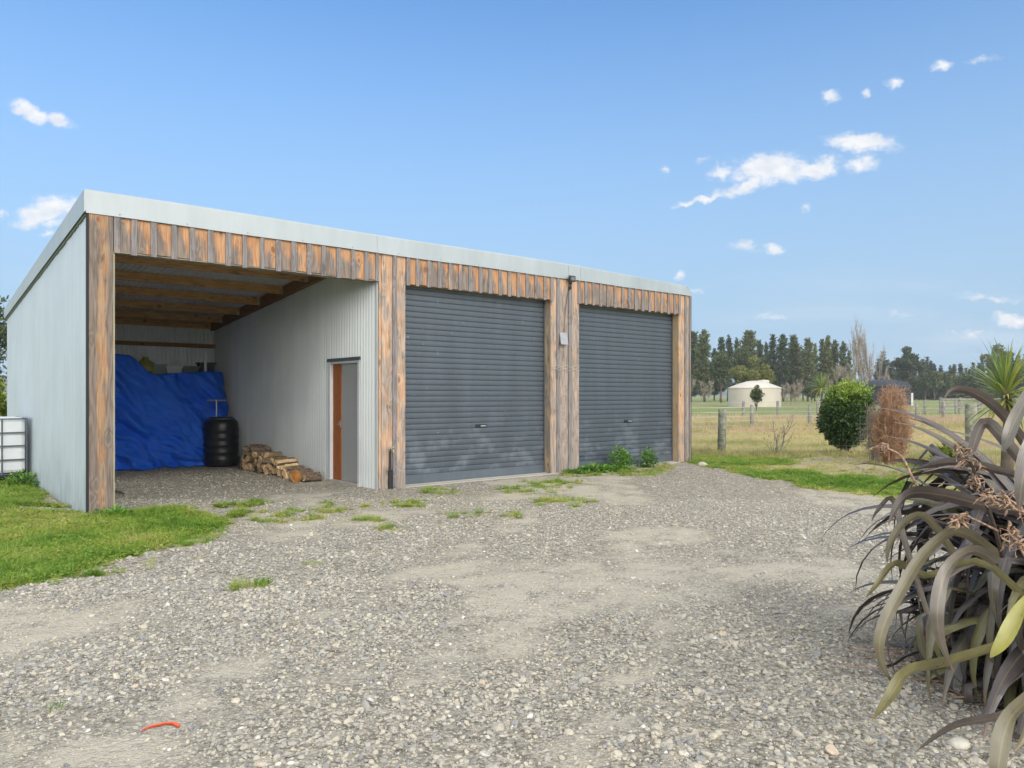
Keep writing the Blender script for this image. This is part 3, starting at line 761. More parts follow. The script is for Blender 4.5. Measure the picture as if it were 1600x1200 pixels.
# fascia and barge flashings (bent sheet with a real thickness)
mb = MB(); N_ = 60; vs, fs = [], []
ftop = lambda t: 4.06+.006*math.sin(t*1.1) - max(0, (t-8.3)/(SHW-8.3))**1.6*.085 - (max(0, t-11.95)/.24)**2*.10
for i in range(N_+1):
    t = -.03+(SHW+.06)*i/N_; zt = ftop(t); zb = 3.765+.004*math.sin(t*2.3)
    vs += [(t, -.062, zb), (t, -.058, zt-.02), (t, -.045, zt), (t, .12, zt-.015), (t, -.04, zb)]
for i in range(N_):
    a, b = i*5, (i+1)*5
    for k in (0, 1, 2): fs.append((a+k, b+k, b+k+1, a+k+1))
    fs.append((a+4, b+4, b, a))
fs += [(0, 1, 2, 3, 4), tuple(reversed([N_*5+k for k in range(5)]))]
mb.add(vs, fs); fl = mb.build('fascia_flashing', M['flash'], shed, False)
for t in (4.06, 8.28, 8.62): MB().box(t, t+.012, -.0655, -.0625, 3.77, ftop(t)-.022).build('lap_joint', M['steel'], fl)
for k in range(15): MB().lathe([(.0, -.004), (.009, -.004), (.009, .004), (0, .004)], 8, (.35+k*.82, -.066, 3.80)).build('screw', M['steel'], fl)
mb = MB(); ln = SHD+.06
vs = []
for y, zb, zt in ((-.06, 3.775, 4.055), (ln, 3.06, 3.26)):
    vs += [(-.050, y, zb), (-.050, y, zt), (.10, y, zt-.005), (-.044, y, zb)]
mb.add(vs, [(0, 1, 5, 4), (1, 2, 6, 5), (0, 4, 7, 3), (0, 3, 2, 1), (4, 5, 6, 7)])
mb.build('barge_flashing', M['flash'], shed)
# ragged foam strip under the barge
mb = MB()
for k in range(100):
    y = k*SHD/100; z = 3.775-(3.775-3.06)*y/ln
    mb.box(-.030, -.012, y, y+SHD/100*.95, z-.035-random.random()*.016, z+.02)
mb.build('closure_strip', mat('closure_foam', color=(.13, .15, .13), rough=.9), shed)
MB().box(-.022, .002, -.052, -.004, -.05, 3.77).build('corner_trim', M['darkgap'], shed)
# header height
HB = 3.33
T = {k: tx(k) for k in (139, 177, 590, 595, 612, 619, 633, 859, 869, 874, 888, 891, 903, 1059, 1069, 1077)}
# corner post
mb = MB(); mb.box(.004, T[177]-.012, -.05, .06, -.08, 3.765)
mb.build('post', M['post'], shed, bevel=.006)
mb = MB(); mb.box(T[177]-.010, T[177]+.012, -.03, .16, -.08, HB); mb.build('jamb', mat('post_side', wood_fn(wear=.12, fresh=(.40, .33, .2), pale=(.45, .40, .28), grey=(.33, .35, .28))), shed)
def headers(t0, t1, pitch, name='header_cladding'):
    mb = MB(); n = round((t1-t0)/pitch); p = (t1-t0)/n
    for i in range(n):
        mb.box(t0+i*p+.003, t0+(i+1)*p-.003, -.026, -.004, HB+random.uniform(.0, .012), 3.764)
    hm_ = mat('header_board', wood_fn(wear=.20, vary=.40, lr=(t0, p), topz=(3.46, 3.84), fresh=(.43, .185, .078), pale=(.52, .32, .185), grey=(.22, .19, .17)))
    o = mb.build(name, hm_, shed)
    mb = MB()
    for i in range(n+1):
        c = t0+i*p; c = min(max(c, t0+.042), t1-.042)+random.uniform(-.008, .008); w_ = random.uniform(.030, .039)
        mb.box(c-w_, c+w_, -.050, -.027, HB-.02+random.uniform(-.012, .008), 3.768-random.random()*.01)
    mb.build('batten', M['batten'], o, bevel=.002)
headers(T[177]-.008, T[590]+.015, .243); headers(T[633]-.005, T[859]+.05, .222); headers(T[903]-.04, T[1059]+.05, .218)
# header beams and soffit under the header
mb = MB()
mb.box(T[177]+.014, T[590], .0, .045, HB+.02, 3.76); mb.box(T[177]+.014, T[590], .12, .165, HB+.05, 3.80)
mb.build('header_beam', M['purlin'], shed)
mb = MB(); mb.box(T[177]+.014, T[590], -.024, .165, HB-.012, HB-.001); mb.build('soffit_board', mat('soffit', wood_fn('x', wear=.2, fresh=(.4, .34, .24), pale=(.45, .40, .3))), shed)
# boards between the openings
def boards(name, lst, m, ztop=3.764):
    mb = MB()
    for (a, b, y0, y1) in lst: mb.box(a, b, y0, y1, .0+random.uniform(-.03, .01), ztop)
    return mb.build(name, m, shed, bevel=.003)
boards('post_cladding', [(T[590]+.02, T[595]+.0, -.01, .05), (T[595], T[612]+.02, -.026, .0), (T[612]+.03, T[633]-.01, -.024, .0)], M['board'])
boards('post_batten', [(T[612]-.005, T[619]-.01, -.052, -.0275)], M['batten'])
boards('post_cladding', [(T[859], T[869]+.01, -.026, 0), (T[869]+.02, T[888], -.024, 0), (T[888]+.01, T[903]+.003, -.027, 0)], M['board'])
boards('post_batten', [(T[869]-.02, T[874]-.025, -.05, -.0275), (T[888]-.035, T[891]+.0, -.052, -.0285)], M['batten'])
boards('post_cladding', [(T[1059], T[1069], -.026, 0), (T[1069]+.01, T[1077]-.01, -.023, 0)], M['board'])
boards('post_batten', [(T[1069]-.03, T[1069]+.035, -.05, -.0275), (T[1077]-.05, T[1077]+.003, -.05, -.0265)], M['batten'])
MB().box(SHW-.004, SHW+.014, -.05, .05, -.05, 3.765).build('corner_trim', M['darkgap'], shed)
# interior framing posts and reveals
mb = MB(); mb.box(T[859]+.002, T[859]+.04, .001, .155, -.02, HB-.002); mb.build('jamb', M['jamb'], shed)
mb = MB(); mb.box(T[1059]+.002, T[1059]+.04, .001, .155, -.02, HB-.002); mb.build('jamb', M['jamb'], shed)
mb = MB(); mb.box(T[633]-.05, T[633]-.012, .001, .155, -.02, HB-.002); mb.build('jamb', M['jamb'], shed)
mb = MB(); mb.box(T[903]-.05, T[903]-.0, .001, .155, -.02, HB-.002); mb.build('jamb', M['jamb'], shed)
# door lintels (behind headers)
for a, b in ((T[633]-.01, T[859]), (T[903]+.001, T[1059])):
    MB().box(a, b, .001, .24, HB+.004, 3.76).build('lintel', M['jamb'], shed)
# roller doors
def roller(t0, t1, handle_t):
    mb = MB(); vs, fs = [], []; pitch = .0945; n = 0; y0 = .165
    prof = [(0, .014), (.035, .014), (.055, .001), (.18, -.003), (.35, -.0048), (.5, -.0055), (.65, -.0052), (.82, -.0042), (.955, -.0015), (.975, .014)]
    z = .165; zs = []
    while z < HB+.05:
        for f, d in prof: zs.append((z+f*pitch, y0+d))
        z += pitch
    for zz, yy in zs: vs += [(t0, yy, zz), (t1, yy, zz)]
    for i in range(len(zs)-1): fs.append((2*i, 2*i+1, 2*i+3, 2*i+2))
    mb.add(vs, fs); o = mb.build('roller_door', M['roller'], shed, False)
    mb = MB(); mb.box(t0, t1, y0-.012, y0+.02, .02, .168); mb.build('bottom_rail', M['roller_rail'], o, bevel=.004)
    mb = MB(); mb.box(handle_t-.13, handle_t+.13, y0-.016, y0-.004, .925, .985); mb.build('lock_plate', M['black'], o, bevel=.004)
    mb = MB(); mb.box(handle_t-.02, handle_t+.09, y0-.04, y0-.0165, .942, .966); mb.build('handle', M['steel'], o, bevel=.004)
    MB().box(t0, t0+.05, y0-.03, y0-.017, .02, HB).build('guide_rail', M['roller_rail'], o); MB().box(t1-.02, t1, y0-.03, y0-.017, .02, HB).build('guide_rail', M['roller_rail'], o)
    return o
def tx_at(px, u):
    k = (px-800)/F; bx, by = OX-ST*u, OY+CT*u
    return (-bx+by*k)/(CT-ST*k)
roller(T[633]-.011, T[859]+.001, tx_at(751, .165))['label'] = 'wider grey roller door nearer the open bay, its lock plate dusty'
roller(T[903]+.001, T[1059]+.001, tx_at(981, .165))['label'] = 'grey roller door at the far end, weeds at its foot'
MB().box(T[595]+.06, SHW-.04, .10, SHD-.05, -.1, .018).build('floor_slab', M['concrete'], shed)
MB().box(T[633]-.02, T[1059]+.02, -.06, .0995, -.1, .012).build('door_apron', M['concrete'], shed)
# partition wall with the side door
TP = T[590]+.008
def ux(px, t=None):     # photo column -> position along the partition
    t = TP if t is None else t
    k = (px-800)/F; bx, by = OX+CT*t, OY+ST*t
    return (bx-k*by)/(ST+k*CT)
ud0, ud1 = ux(562.5), ux(516)        # door opening (near, far)
DT = 2.06
ptop = lambda a: 3.82-.082*a
mb = MB()
pl_ = lambda a, d, z: (TP+d, a, z)
corr(mb, .05, ud0, -.05, ptop, pl_, amp=.021); corr(mb, ud0, ud1, DT+.05, ptop, pl_, amp=.021); corr(mb, ud1, SHD-.02, -.05, ptop, pl_, amp=.021)
part = mb.build('partition_wall', M['zinc_in'], shed, True)
MB().box(TP-.016, TP+.016, .022, .055, -.02, 3.60).build('corner_flashing', M['flash'], shed)
MB().box(TP-.040, TP-.018, ud0-.06, ud1+.05, DT+.03, DT+.085).build('door_head_flashing', M['roller_rail'], shed)
mb = MB(); mb.box(TP-.03, TP+.12, ud1-.045, ud1+.03, -.02, DT+.04); mb.box(TP-.03, TP+.12, ud0-.03, ud0+.035, -.02, DT+.04); mb.box(TP-.02, TP+.12, ud0+.0355, ud1-.0455, DT-.01, DT+.04)
dr = MB(); uo = ud0+.036; uf = ud1-.046
dr.box(TP+.045, TP+.085, uo+.003, uf-.003, .03, DT-.012); door = dr.build('door', M['door_grey'], shed, bevel=.002)
mb.build('door_frame', M['door_white'], door)
us = uf-(uf-uo)*.30
MB().box(TP+.030, TP+.0445, us, uf-.006, .035, DT-.016).build('timber_stile', M['door_wood'], door)
mb = MB(); mb.tube([(TP+.03, us+.03, 1.0), (TP-.02, us+.03, 1.0), (TP-.025, us-.09, 1.0)], .011, 8); mb.box(TP+.022, TP+.0295, us+.005, us+.055, .95, 1.06); mb.build('handle', M['steel'], door)
MB().box(TP-.06, TP+.14, ud0-.02, ud1+.02, -.05, .028).build('door_sill', M['concrete'], shed)
MB().box(TP-.06, TP-.012, 5.7, SHD-.1, -.05, .16).build('base_board', M['door_white'], shed)
# rafters, purlins, girts, back plate
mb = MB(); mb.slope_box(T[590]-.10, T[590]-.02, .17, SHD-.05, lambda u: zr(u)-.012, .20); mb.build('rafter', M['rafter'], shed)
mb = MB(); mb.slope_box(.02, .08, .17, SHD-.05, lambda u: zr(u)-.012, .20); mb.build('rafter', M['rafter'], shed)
for u in (1.15, 2.3, 3.45, 4.6, 5.75, 6.8):
    MB().slope_box(.082, T[590]-.102, u, u+.048, lambda q: zr(q)-.010, .155).build('purlin', M['purlin'], shed)
    MB().box(T[590]-.16, T[590]-.103, u-.004, u+.052, zr(u)-.17, zr(u)-.10).build('joist_hanger', M['steel'], shed)
MB().box(.02, T[590], SHD-.10, SHD-.05, zr(SHD)-.17, zr(SHD)-.012).build('back_plate', M['purlin'], shed)
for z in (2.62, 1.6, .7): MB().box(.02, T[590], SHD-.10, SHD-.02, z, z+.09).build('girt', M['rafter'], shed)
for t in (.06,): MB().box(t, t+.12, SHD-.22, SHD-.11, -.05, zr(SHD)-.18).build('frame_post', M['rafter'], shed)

# fixtures on the front
def onshed(name, t, u, z, label, cat, group=None): return empty(name, L2W(t, u, z), TH, label, cat, group)
fl_ = onshed('floodlight', tx(886.5), -.066, 3.74, 'small black floodlight under the fascia between the two roller doors', 'light')
mb = MB(); mb.box(-.075, .075, -.09, -.045, -.03, .085); mb.build('lamp_housing', M['black'], fl_, bevel=.006)
MB().box(-.05, .05, -.094, -.0905, -.005, .06).build('lens', mat('lamp_glass', color=(.16, .17, .16), rough=.15), fl_)
mb = MB(); mb.tube([(0, .015, -.02), (0, -.02, -.09), (0, -.055, -.035)], .012, 8); mb.lathe([(0, -.17), (.03, -.165), (.035, -.13), (.02, -.11), (0, -.105)], 12, (0, -.01, 0)); mb.build('bracket', M['black'], fl_)
sp_ = onshed('solar_panel', tx(876), -.05, 2.60, 'small pale solar panel tilted on the post boards between the roller doors', 'solar panel')
mb = MB(); mb.add([(-.095, -.07, -.115), (.095, -.07, -.115), (.095, -.025, .115), (-.095, -.025, .115), (-.095, -.055, -.12), (.095, -.055, -.12), (.095, -.01, .11), (-.095, -.01, .11)], [(0, 1, 2, 3), (7, 6, 5, 4), (0, 4, 5, 1), (3, 2, 6, 7), (0, 3, 7, 4), (1, 5, 6, 2)]); mb.build('panel', mat('solar_cells', plain_noise((.30, .31, .34), (.40, .40, .42), 30, .2)), sp_)
MB().tube([(0, -.02, 0), (0, .0, .05), (0, .02, .05)], .014, 8).build('mount', M['black'], sp_)
cb = MB().tube(L_ := [L2W(tx(878), -.056, 2.70), L2W(tx(880), -.057, 3.1), L2W(tx(883.5), -.057, 3.45), L2W(tx(886), -.06, 3.6)], .006, 6).build('cable', M['black'])
tag(cb, 'thin black cable running up the boards from solar panel to floodlight', 'cable')
tw = MB()
for z in (2.0, 2.035, 2.07):
    pts = [L2W(T[859]+.02+(T[903]-T[859]-.04)*i/16, -.060, z+.018*math.sin(i*1.1+z*60)) for i in range(17)]
    tw.tube(pts, .0025, 5)
tag(tw.build('twine', mat('twine', color=(.55, .50, .44), rough=.9)), 'pale twine tied across the boards between the roller doors', 'twine')
tp = onshed('garden_tap', tx(607), -.03, 0, 'dark standpipe with a brass tap on the post beside the open bay', 'tap')
MB().tube([(0, -.03, -.05), (0, -.03, .60), (0, -.05, .64)], [.018, .018, .016], 8).build('pipe', M['black'], tp)
MB().box(-.03, .05, -.04, .0, -.02, .30).build('pipe_lagging', M['black'], tp, bevel=.006)
mb = MB(); mb.tube([(0, -.04, .62), (0, -.12, .62), (0, -.14, .585)], .014, 8); mb.tube([(0, -.07, .62), (0, -.07, .67)], .008, 6); mb.box(-.045, .045, -.08, -.06, .665, .68); mb.build('tap_head', mat('brass', color=(.42, .38, .26), rough=.4, metal=.7), tp)

# ------------------------------------------------------------------ contents of the open bay
from mathutils import noise as mn
def tarp():
    vs, fs = [], []; nu, nv = 110, 96
    def H(t): 
        s = min(max((t-1.95)/.55, 0), 1); s = s*s*(3-2*s)
        return 2.33-.39*s+.05*math.sin(t*2.1)+.03*mn.noise((t*2, 3, 1))
    for i in range(nu+1):
        a = i/nu; t = .35+3.62*a; h = H(t)
        for j in range(nv+1):
            b = j/nv
            if b < .72:
                c = b/.72; z = h*c; u = 6.12+.30*c**1.5-.10*math.sin(c*math.pi)
            elif b < .78:
                c = (b-.72)/.06; ang = c*math.pi/2; z = h+.05*math.sin(ang); u = 6.42+.05*(1-math.cos(ang))
            else:
                c = (b-.78)/.22; z = h+.05-.10*c*c; u = 6.47+.95*c
            front = 1 if b < .74 else .35
            c = min(b/.72, 1)
            p = Vector((t, z, 0))
            drape = mn.noise((t*2.0+z*1.25, z*.5, 2.2))*.17+mn.noise((t*5.0+z*3.4, z*1.1-t*.3, 7.7))*.085+abs(mn.noise((t*3.2+z*2.4, z*1.3, 12)))*-.20+mn.noise((t*12+z*9, z*6, 4))*.014
            drape += abs(mn.noise((t*1.2, z*5.5+t*1.0, 5)))*-.24*(1-c)
            drape += (.5-abs(mn.noise((t*4.2+z*3.0, z*2.0-t*.6, 21))))*.11*(1 if front == 1 else .3)-.03
            drape += .10*math.exp(-((z-.42+.10*(t-1.5))/.10)**2)*-.6
            x = t+mn.noise((t*1.5, z*1.5, 9))*.03
            e = max(0, (t-3.6)/.37); u2 = u+e*e*.25
            if t > 3.6: x = 3.6+(t-3.6)*.95
            flare = (1-c)**3*.14
            vs.append((x-.0, u2-flare+drape*front, max(z+drape*.12*(front if c > .05 else 0), .012+.01*mn.noise((t*6, 1, 1)))))
    for i in range(nu):
        for j in range(nv):
            a = i*(nv+1)+j; fs.append((a, a+nv+1, a+nv+2, a+1))
    mb = MB(); mb.add(vs, fs); o = mb.build('tarpaulin', M['tarp'], None, True)
    o.location = L2W(0, 0); o.rotation_euler = (0, 0, TH)
    so = o.modifiers.new('thickness', 'SOLIDIFY'); so.thickness = .004
    tag(o, 'crumpled blue tarpaulin draped over a tall heap at the back of the open bay', 'tarpaulin')
tarp()
def bar(name, t, u, prof, m, label, cat, n=40):
    e = empty(name, L2W(t, u), TH, label, cat); MB().lathe(prof, n).build('drum_body', m, e, True); return e
pr = [(0, 0), (.30, 0), (.335, .03), (.345, .10)]
for k in range(5):
    z = .12+k*.155; pr += [(.345, z), (.352, z+.015), (.352, z+.045), (.345, z+.06), (.340, z+.10)]
pr += [(.335, .93), (.30, .985), (.25, 1.0), (.25, 1.03), (.23, 1.045), (0, 1.045)]
bt, bu = 3.60, 5.72
br = bar('plastic_drum', bt, bu, pr, M['black'], 'black ribbed plastic drum between blue tarpaulin and corrugated wall', 'drum')
MB().lathe([(.262, .985), (.27, .99), (.27, 1.02), (.262, 1.025), (.255, 1.02), (.255, .99), (.262, .985)], 40).build('lid_ring', M['cage'], br, True)
e = empty('hand_pump', L2W(bt-.10, bu, 1.045), TH, 'grey tee handled tool standing on the black drum', 'tool')
MB().tube([(0, 0, 0), (0, 0, .34)], .016, 8).build('shaft', M['steel'], e)
MB().tube([(-.20, 0, .352), (.20, 0, .352)], .017, 8).build('handle', M['steel'], e)
def bin_(name, t, u, z, wx_, wy_, h, m, label, cat='bin', taper=.85):
    mb = MB(); a, b = wx_/2, wy_/2; c, d = a*taper, b*taper; tk = .012
    vs = [(-c, -d, 0), (c, -d, 0), (c, d, 0), (-c, d, 0), (-a, -b, h), (a, -b, h), (a, b, h), (-a, b, h)]
    ai, bi = a-tk, b-tk
    vs += [(-ai, -bi, h), (ai, -bi, h), (ai, bi, h), (-ai, bi, h), (-c+tk, -d+tk, .02), (c-tk, -d+tk, .02), (c-tk, d-tk, .02), (-c+tk, d-tk, .02)]
    fs = [(3, 2, 1, 0), (0, 1, 5, 4), (1, 2, 6, 5), (2, 3, 7, 6), (3, 0, 4, 7), (4, 5, 9, 8), (5, 6, 10, 9), (6, 7, 11, 10), (7, 4, 8, 11), (8, 9, 13, 12), (9, 10, 14, 13), (10, 11, 15, 14), (11, 8, 12, 15), (12, 13, 14, 15)]
    mb.add(vs, fs); r_ = .015
    mb.box(-a-r_, a+r_, -b-r_, -b+.001, h-.03, h+.002); mb.box(-a-r_, a+r_, b-.001, b+r_, h-.03, h+.002); mb.box(-a-r_, -a+.001, -b+.002, b-.002, h-.03, h+.001); mb.box(a-.001, a+r_, -b+.002, b-.002, h-.03, h+.001)
    o = mb.build(name, m); o.location = L2W(t, u, z); o.rotation_euler = (0, 0, TH+random.uniform(-.1, .1)); return tag(o, label, cat)
U_ = 6.85
bin_('storage_tub', tx_at(247, U_), U_, 1.93, .30, .3, .24, mat('tub_green', color=(.10, .15, .13), rough=.5), 'dull green storage tub on top of the blue tarpaulin', 'tub')
bin_('plastic_tray', tx_at(269, U_), U_-.02, 1.94, .32, .3, .20, mat('tray_white', color=(.42, .45, .45), rough=.5), 'white plastic tray on the tarpaulin between two green tubs', 'tray')
bin_('storage_tub', tx_at(294, U_), U_, 1.94, .38, .3, .21, mat('tub_grey', color=(.085, .12, .12), rough=.5), 'wide grey green storage tub on the tarpaulin beside black pot', 'tub')
bin_('plant_pot', tx_at(322, U_), U_, 1.94, .34, .3, .30, M['black'], 'black plant pot at the right end of the tarpaulin top', 'pot', .7)
pp = MB().tube([L2W(tx_at(321, 6.66), 6.66, 1.93), L2W(tx_at(321, 6.68), 6.68, 2.27)], .03, 10).build('white_pipe', M['ibc_white']); tag(pp, 'short white pipe standing in front of the black pot', 'pipe')
bag = MB()
bag.lathe([(0, 0), (.16, .0), (.20, .08), (.17, .2), (.08, .27), (.05, .30), (.07, .33), (0, .33)], 14)
bo = bag.build('garden_bag', mat('bag_yellow', plain_noise((.13, .14, .03), (.28, .27, .05), 9, .7)), None, True); bo.location = L2W(tx_at(227, 6.85), 6.85, 2.0); tag(bo, 'olive yellow bag lying behind the step in the tarpaulin', 'bag')

# firewood
def log_mesh(kind, i):
    mb = MB(); L = random.uniform(.30, .40); r = random.uniform(.050, .080)
    if kind == 'round': a = [2*math.pi*k/10 for k in range(10)]; pts = [(math.cos(x)*r*random.uniform(.92, 1.05), math.sin(x)*r*random.uniform(.92, 1.05)) for x in a]; bark = set(range(10))
    else:
        span = random.uniform(1.5, 3.3); a = [span*k/5-span/2 for k in range(6)]
        pts = [(math.cos(x)*r*1.35*random.uniform(.95, 1.05)-r*.55, math.sin(x)*r*1.35) for x in a]+[(-r*.62+random.uniform(-.02, .02), random.uniform(-.02, .02))]
        bark = set(range(5))
    n = len(pts); segs = 4; vs = []
    for s in range(segs+1):
        x = -L/2+L*s/segs; k = random.uniform(.95, 1.05)
        for (y, z) in pts: vs.append((x+(random.uniform(-.012, .012) if s in (0, segs) else 0), y*k+random.uniform(-.004, .004), z*k+random.uniform(-.004, .004)))
    for s in range(segs):
        for k in range(n):
            mb.add([], [])
    fs_b = [(s*n+k, s*n+(k+1) % n, (s+1)*n+(k+1) % n, (s+1)*n+k) for s in range(segs) for k in range(n) if k in bark]
    fs_s = [(s*n+k, s*n+(k+1) % n, (s+1)*n+(k+1) % n, (s+1)*n+k) for s in range(segs) for k in range(n) if k not in bark]
    mb.v = vs; mb.f = [list(f) for f in fs_b+fs_s]+[list(reversed(range(n))), [segs*n+k for k in range(n)]]
    mb.m = [0]*len(fs_b)+[1]*len(fs_s)+[2, 2]; mb.r = [random.random()]*len(mb.f)
    return mb
LM = [M['bark'], M['split'], M['endgrain']]
protos = [log_mesh('split' if i % 4 else 'round', i).build('firewood_log', LM) for i in range(12)]
GRP = 'split firewood logs stacked by the corrugated wall'
used = set(); nl = 0
rows = [(ux(512), ux(409), .06), (ux(482), ux(409), .155), (ux(467), ux(410), .25), (ux(446), ux(411), .345), (ux(430), ux(412), .435)]
for r, (u0, u1, z0) in enumerate(rows):
    for dep in (0,):
        u = u0 + (.1 if dep else 0)
        while u < u1:
            k = random.randrange(12)
            o = protos[k] if k not in used else protos[k].copy()
            if k in used: COL.objects.link(o)
            used.add(k)
            lay = random.random() < .08
            t = TP-.26-.36*dep+random.uniform(-.05, .05)
            o.location = L2W(t, u, z0+random.uniform(-.012, .012))
            o.rotation_euler = Euler((random.uniform(0, 6.28), random.uniform(-.08, .08), TH+.15+random.gauss(0, .20)+(math.pi/2+random.gauss(0, .25) if lay else 0)+(math.pi if random.random() < .5 else 0)))
            s = random.uniform(.85, 1.12); o.scale = (s, s, s)
            tag(o, 'split firewood log in the low stack along the corrugated wall', 'firewood', GRP)
            u += random.uniform(.095, .13)+(.10 if lay else 0); nl += 1
for k in range(12):
    if k not in used: bpy.data.objects.remove(protos[k])
rl_ = log_mesh('round', 50)
rl_.v = [(a, b*1.5, c*1.5) for a, b, c in rl_.v]; rl = rl_.build('firewood_log', [M['bark'], M['split'], M['log_red']]); rl.location = L2W(TP-.40, ux(506), .10); rl.rotation_euler = (1, 0, TH+.5)
tag(rl, 'orange brown round firewood log at the door end of the stack', 'firewood', 'split firewood logs stacked by the corrugated wall')

# ------------------------------------------------------------------ IBC tote beside the side wall
tb = empty('caged_water_tank', L2W(-.06, 4.35, .05), TH, 'white plastic water tank in a steel cage beside the shed wall', 'water tank')
mb = MB(); mb.box(-1.02, -.04, .04, 1.12, .15, 1.08); mb.build('tank_body', M['ibc_white'], tb, bevel=.06)
mb = MB()
xs = [-1.05, -.72, -.38, -.03]; ys = [.0, .38, .77, 1.15]; zs = [.14, .38, .61, .83, 1.06]
for z in zs: mb.tube([(-1.05, 0, z), (-.03, 0, z), (-.03, 1.15, z), (-1.05, 1.15, z), (-1.05, 0, z)], .013, 6)
for x in xs:
    for y in (0, 1.15): mb.tube([(x, y, .12), (x, y, 1.07)], .013, 6)
for y in ys[1:-1]:
    for x in (-1.05, -.03): mb.tube([(x, y, .12), (x, y, 1.07)], .013, 6)
mb.build('cage', M['cage'], tb)
mb = MB()
mb.box(-1.07, -.01, -.02, 1.17, .10, .13)
for x in (-1.0, -.55, -.10):
    for y in (.06, .58, 1.08): mb.box(x-.05, x+.05, y-.06, y+.06, -.02, .10)
mb.build('pallet', M['black'], tb)

# ------------------------------------------------------------------ fences
def mk_fence(name, label, posts, h, r, netting, m, wires=5, ext=None, shape='wire_netting'):
    e = empty(name, (posts[0][0], posts[0][1], 0), 0, label, 'fence'); ox, oy = posts[0][:2]
    for i, p in enumerate(posts):
        hh = h*(p[2] if len(p) > 2 else 1); rr = r*(p[3] if len(p) > 3 else 1); x, y = p[0]-ox, p[1]-oy; zg = float(height(np.array([p[0]]), np.array([p[1]]))[0])
        if len(p) > 4: continue
        mb = MB(); lx, ly = random.uniform(-.03, .03), random.uniform(-.03, .03)
        prof = [(x, y, zg-.2), (x+lx*.5, y+ly*.5, zg+hh*.5), (x+lx, y+ly, zg+hh-.015), (x+lx, y+ly, zg+hh)]
        mb.tube(prof, [rr*1.04, rr, rr*.97, rr*.88], 12); mb.build('post', m, e, True)
    mb = MB(); off = -.0
    for a, b in zip(posts[:-1], posts[1:]):
        ax, ay, bx, by = a[0]-ox, a[1]-oy, b[0]-ox, b[1]-oy; L = math.hypot(bx-ax, by-ay); dx, dy = (bx-ax)/L, (by-ay)/L; nx_, ny_ = -dy*(r+.006), dx*(r+.006)
        if ny_ > 0: nx_, ny_ = -nx_, -ny_
        za = float(height(np.array([a[0]]), np.array([a[1]]))[0]); zb = float(height(np.array([b[0]]), np.array([b[1]]))[0])
        if netting:
            zz = [.06, .18, .30, .42, .54, .66, .78, .92, 1.06]
            for z in zz: mb.tube([(ax+nx_, ay+ny_, za+z), (bx+nx_, by+ny_, zb+z)], .0024 if z < 1.05 else .004, 4)
            nn = int(L/.15)
            for k in range(nn+1):
                f = k/nn; zg = za+(zb-za)*f; mb.tube([(ax+(bx-ax)*f+nx_, ay+(by-ay)*f+ny_, zg+.06), (ax+(bx-ax)*f+nx_, ay+(by-ay)*f+ny_, zg+1.06)], .0021, 3)
        else:
            for k in range(wires): z = .2+(h-.3)*k/(wires-1); mb.tube([(ax+nx_, ay+ny_, za+z), (bx+nx_, by+ny_, zb+z)], .006, 3)
    mb.build(shape, M['wire'], e)
    return e
F0 = (FP1[0]-FD[0]*4.2, FP1[1]-FD[1]*4.2)
F3 = (FP2[0]+FD[0]*5.7, FP2[1]+FD[1]*5.7)
mk_fence('netting_fence', 'green grey wire netting fence on round wooden posts along the yard edge', [(*F0, 1, .8), (*FP1, .99, 1), (*FP2, 1.0, 1.05), (*F3, 1, 1)], 1.17, .105, True, M['post_round'])
mk_fence('paddock_fence', 'grey post and wire fence crossing the dry grass behind the bushes', [(AX(1050, 31), 31), (AX(1175, 33), 33), (AX(1265, 35), 35), (AX(1352, 37.5), 37.5), (AX(1432, 40), 40), (AX(1474, 43), 43, 1.05, 1.2), (AX(1560, 45), 45), (AX(1640, 47), 47)], 1.08, .085, False, M['post_far'])
mk_fence('paddock_fence', 'farther grey post and wire fence in front of the beige tank', [(AX(1060, 44), 44), (AX(1161, 46.5), 46.5), (AX(1215, 51), 51), (AX(1277, 55), 55), (AX(1400, 58), 58), (AX(1445, 60), 60), (AX(1493, 61), 61)], 1.15, .09, False, M['post_far'], 4)
ry = empty('rail_fence', (AX(1470, 62), 62, 0), 0, 'weathered timber rail fence of stock yards in the far paddock', 'fence')
xs_ = [AX(p, 62)-AX(1470, 62) for p in (1470, 1500, 1530, 1560, 1600, 1640)]
for x in xs_: MB().box(x-.09, x+.09, -.08, .08, -.2, 1.35).build('post', M['post_far'], ry)
for z in (.45, .8, 1.12):
    mb = MB(); mb.box(xs_[0], xs_[-1], -.13, -.085, z, z+.15); mb.build('rail', M['post_far'], ry)

# ------------------------------------------------------------------ water tanks in the paddock
def tank(name, px0, px1, Y, hw, roof, m, mr, label):
    x = AX((px0+px1)/2, Y); r = (AX(px1, Y)-AX(px0, Y))/2; e = empty(name, (x, Y+r, 0), 0, label, 'water tank')
    MB().lathe([(r, -.2), (r, hw-.05), (r*1.01, hw-.05), (r*1.01, hw)], 64).build('tank_wall', m, e)
    if roof == 'cone': prof = [(r*1.02, hw+.002), (r*1.02, hw+.06), (r*.62, hw+.60), (r*.30, hw+.92), (r*.12, hw+1.0), (0, hw+1.02)]
    else: prof = [(r*1.02, hw+.002), (r*1.02, hw+.10)]+[(r*math.cos(a), hw+.10+roof*math.sin(a)) for a in [R(q) for q in (12, 25, 40, 55, 70, 82, 90)]]
    MB().lathe(prof, 64).build('roof', mr, e, roof != 'cone'); return e, r
YB = 98
t1, r1 = tank('water_tank', 1151, 1233, YB, 2.48, 'cone', M['tank_beige'], M['tank_beige_roof'], 'large round beige water tank with a pale shallow cone roof')
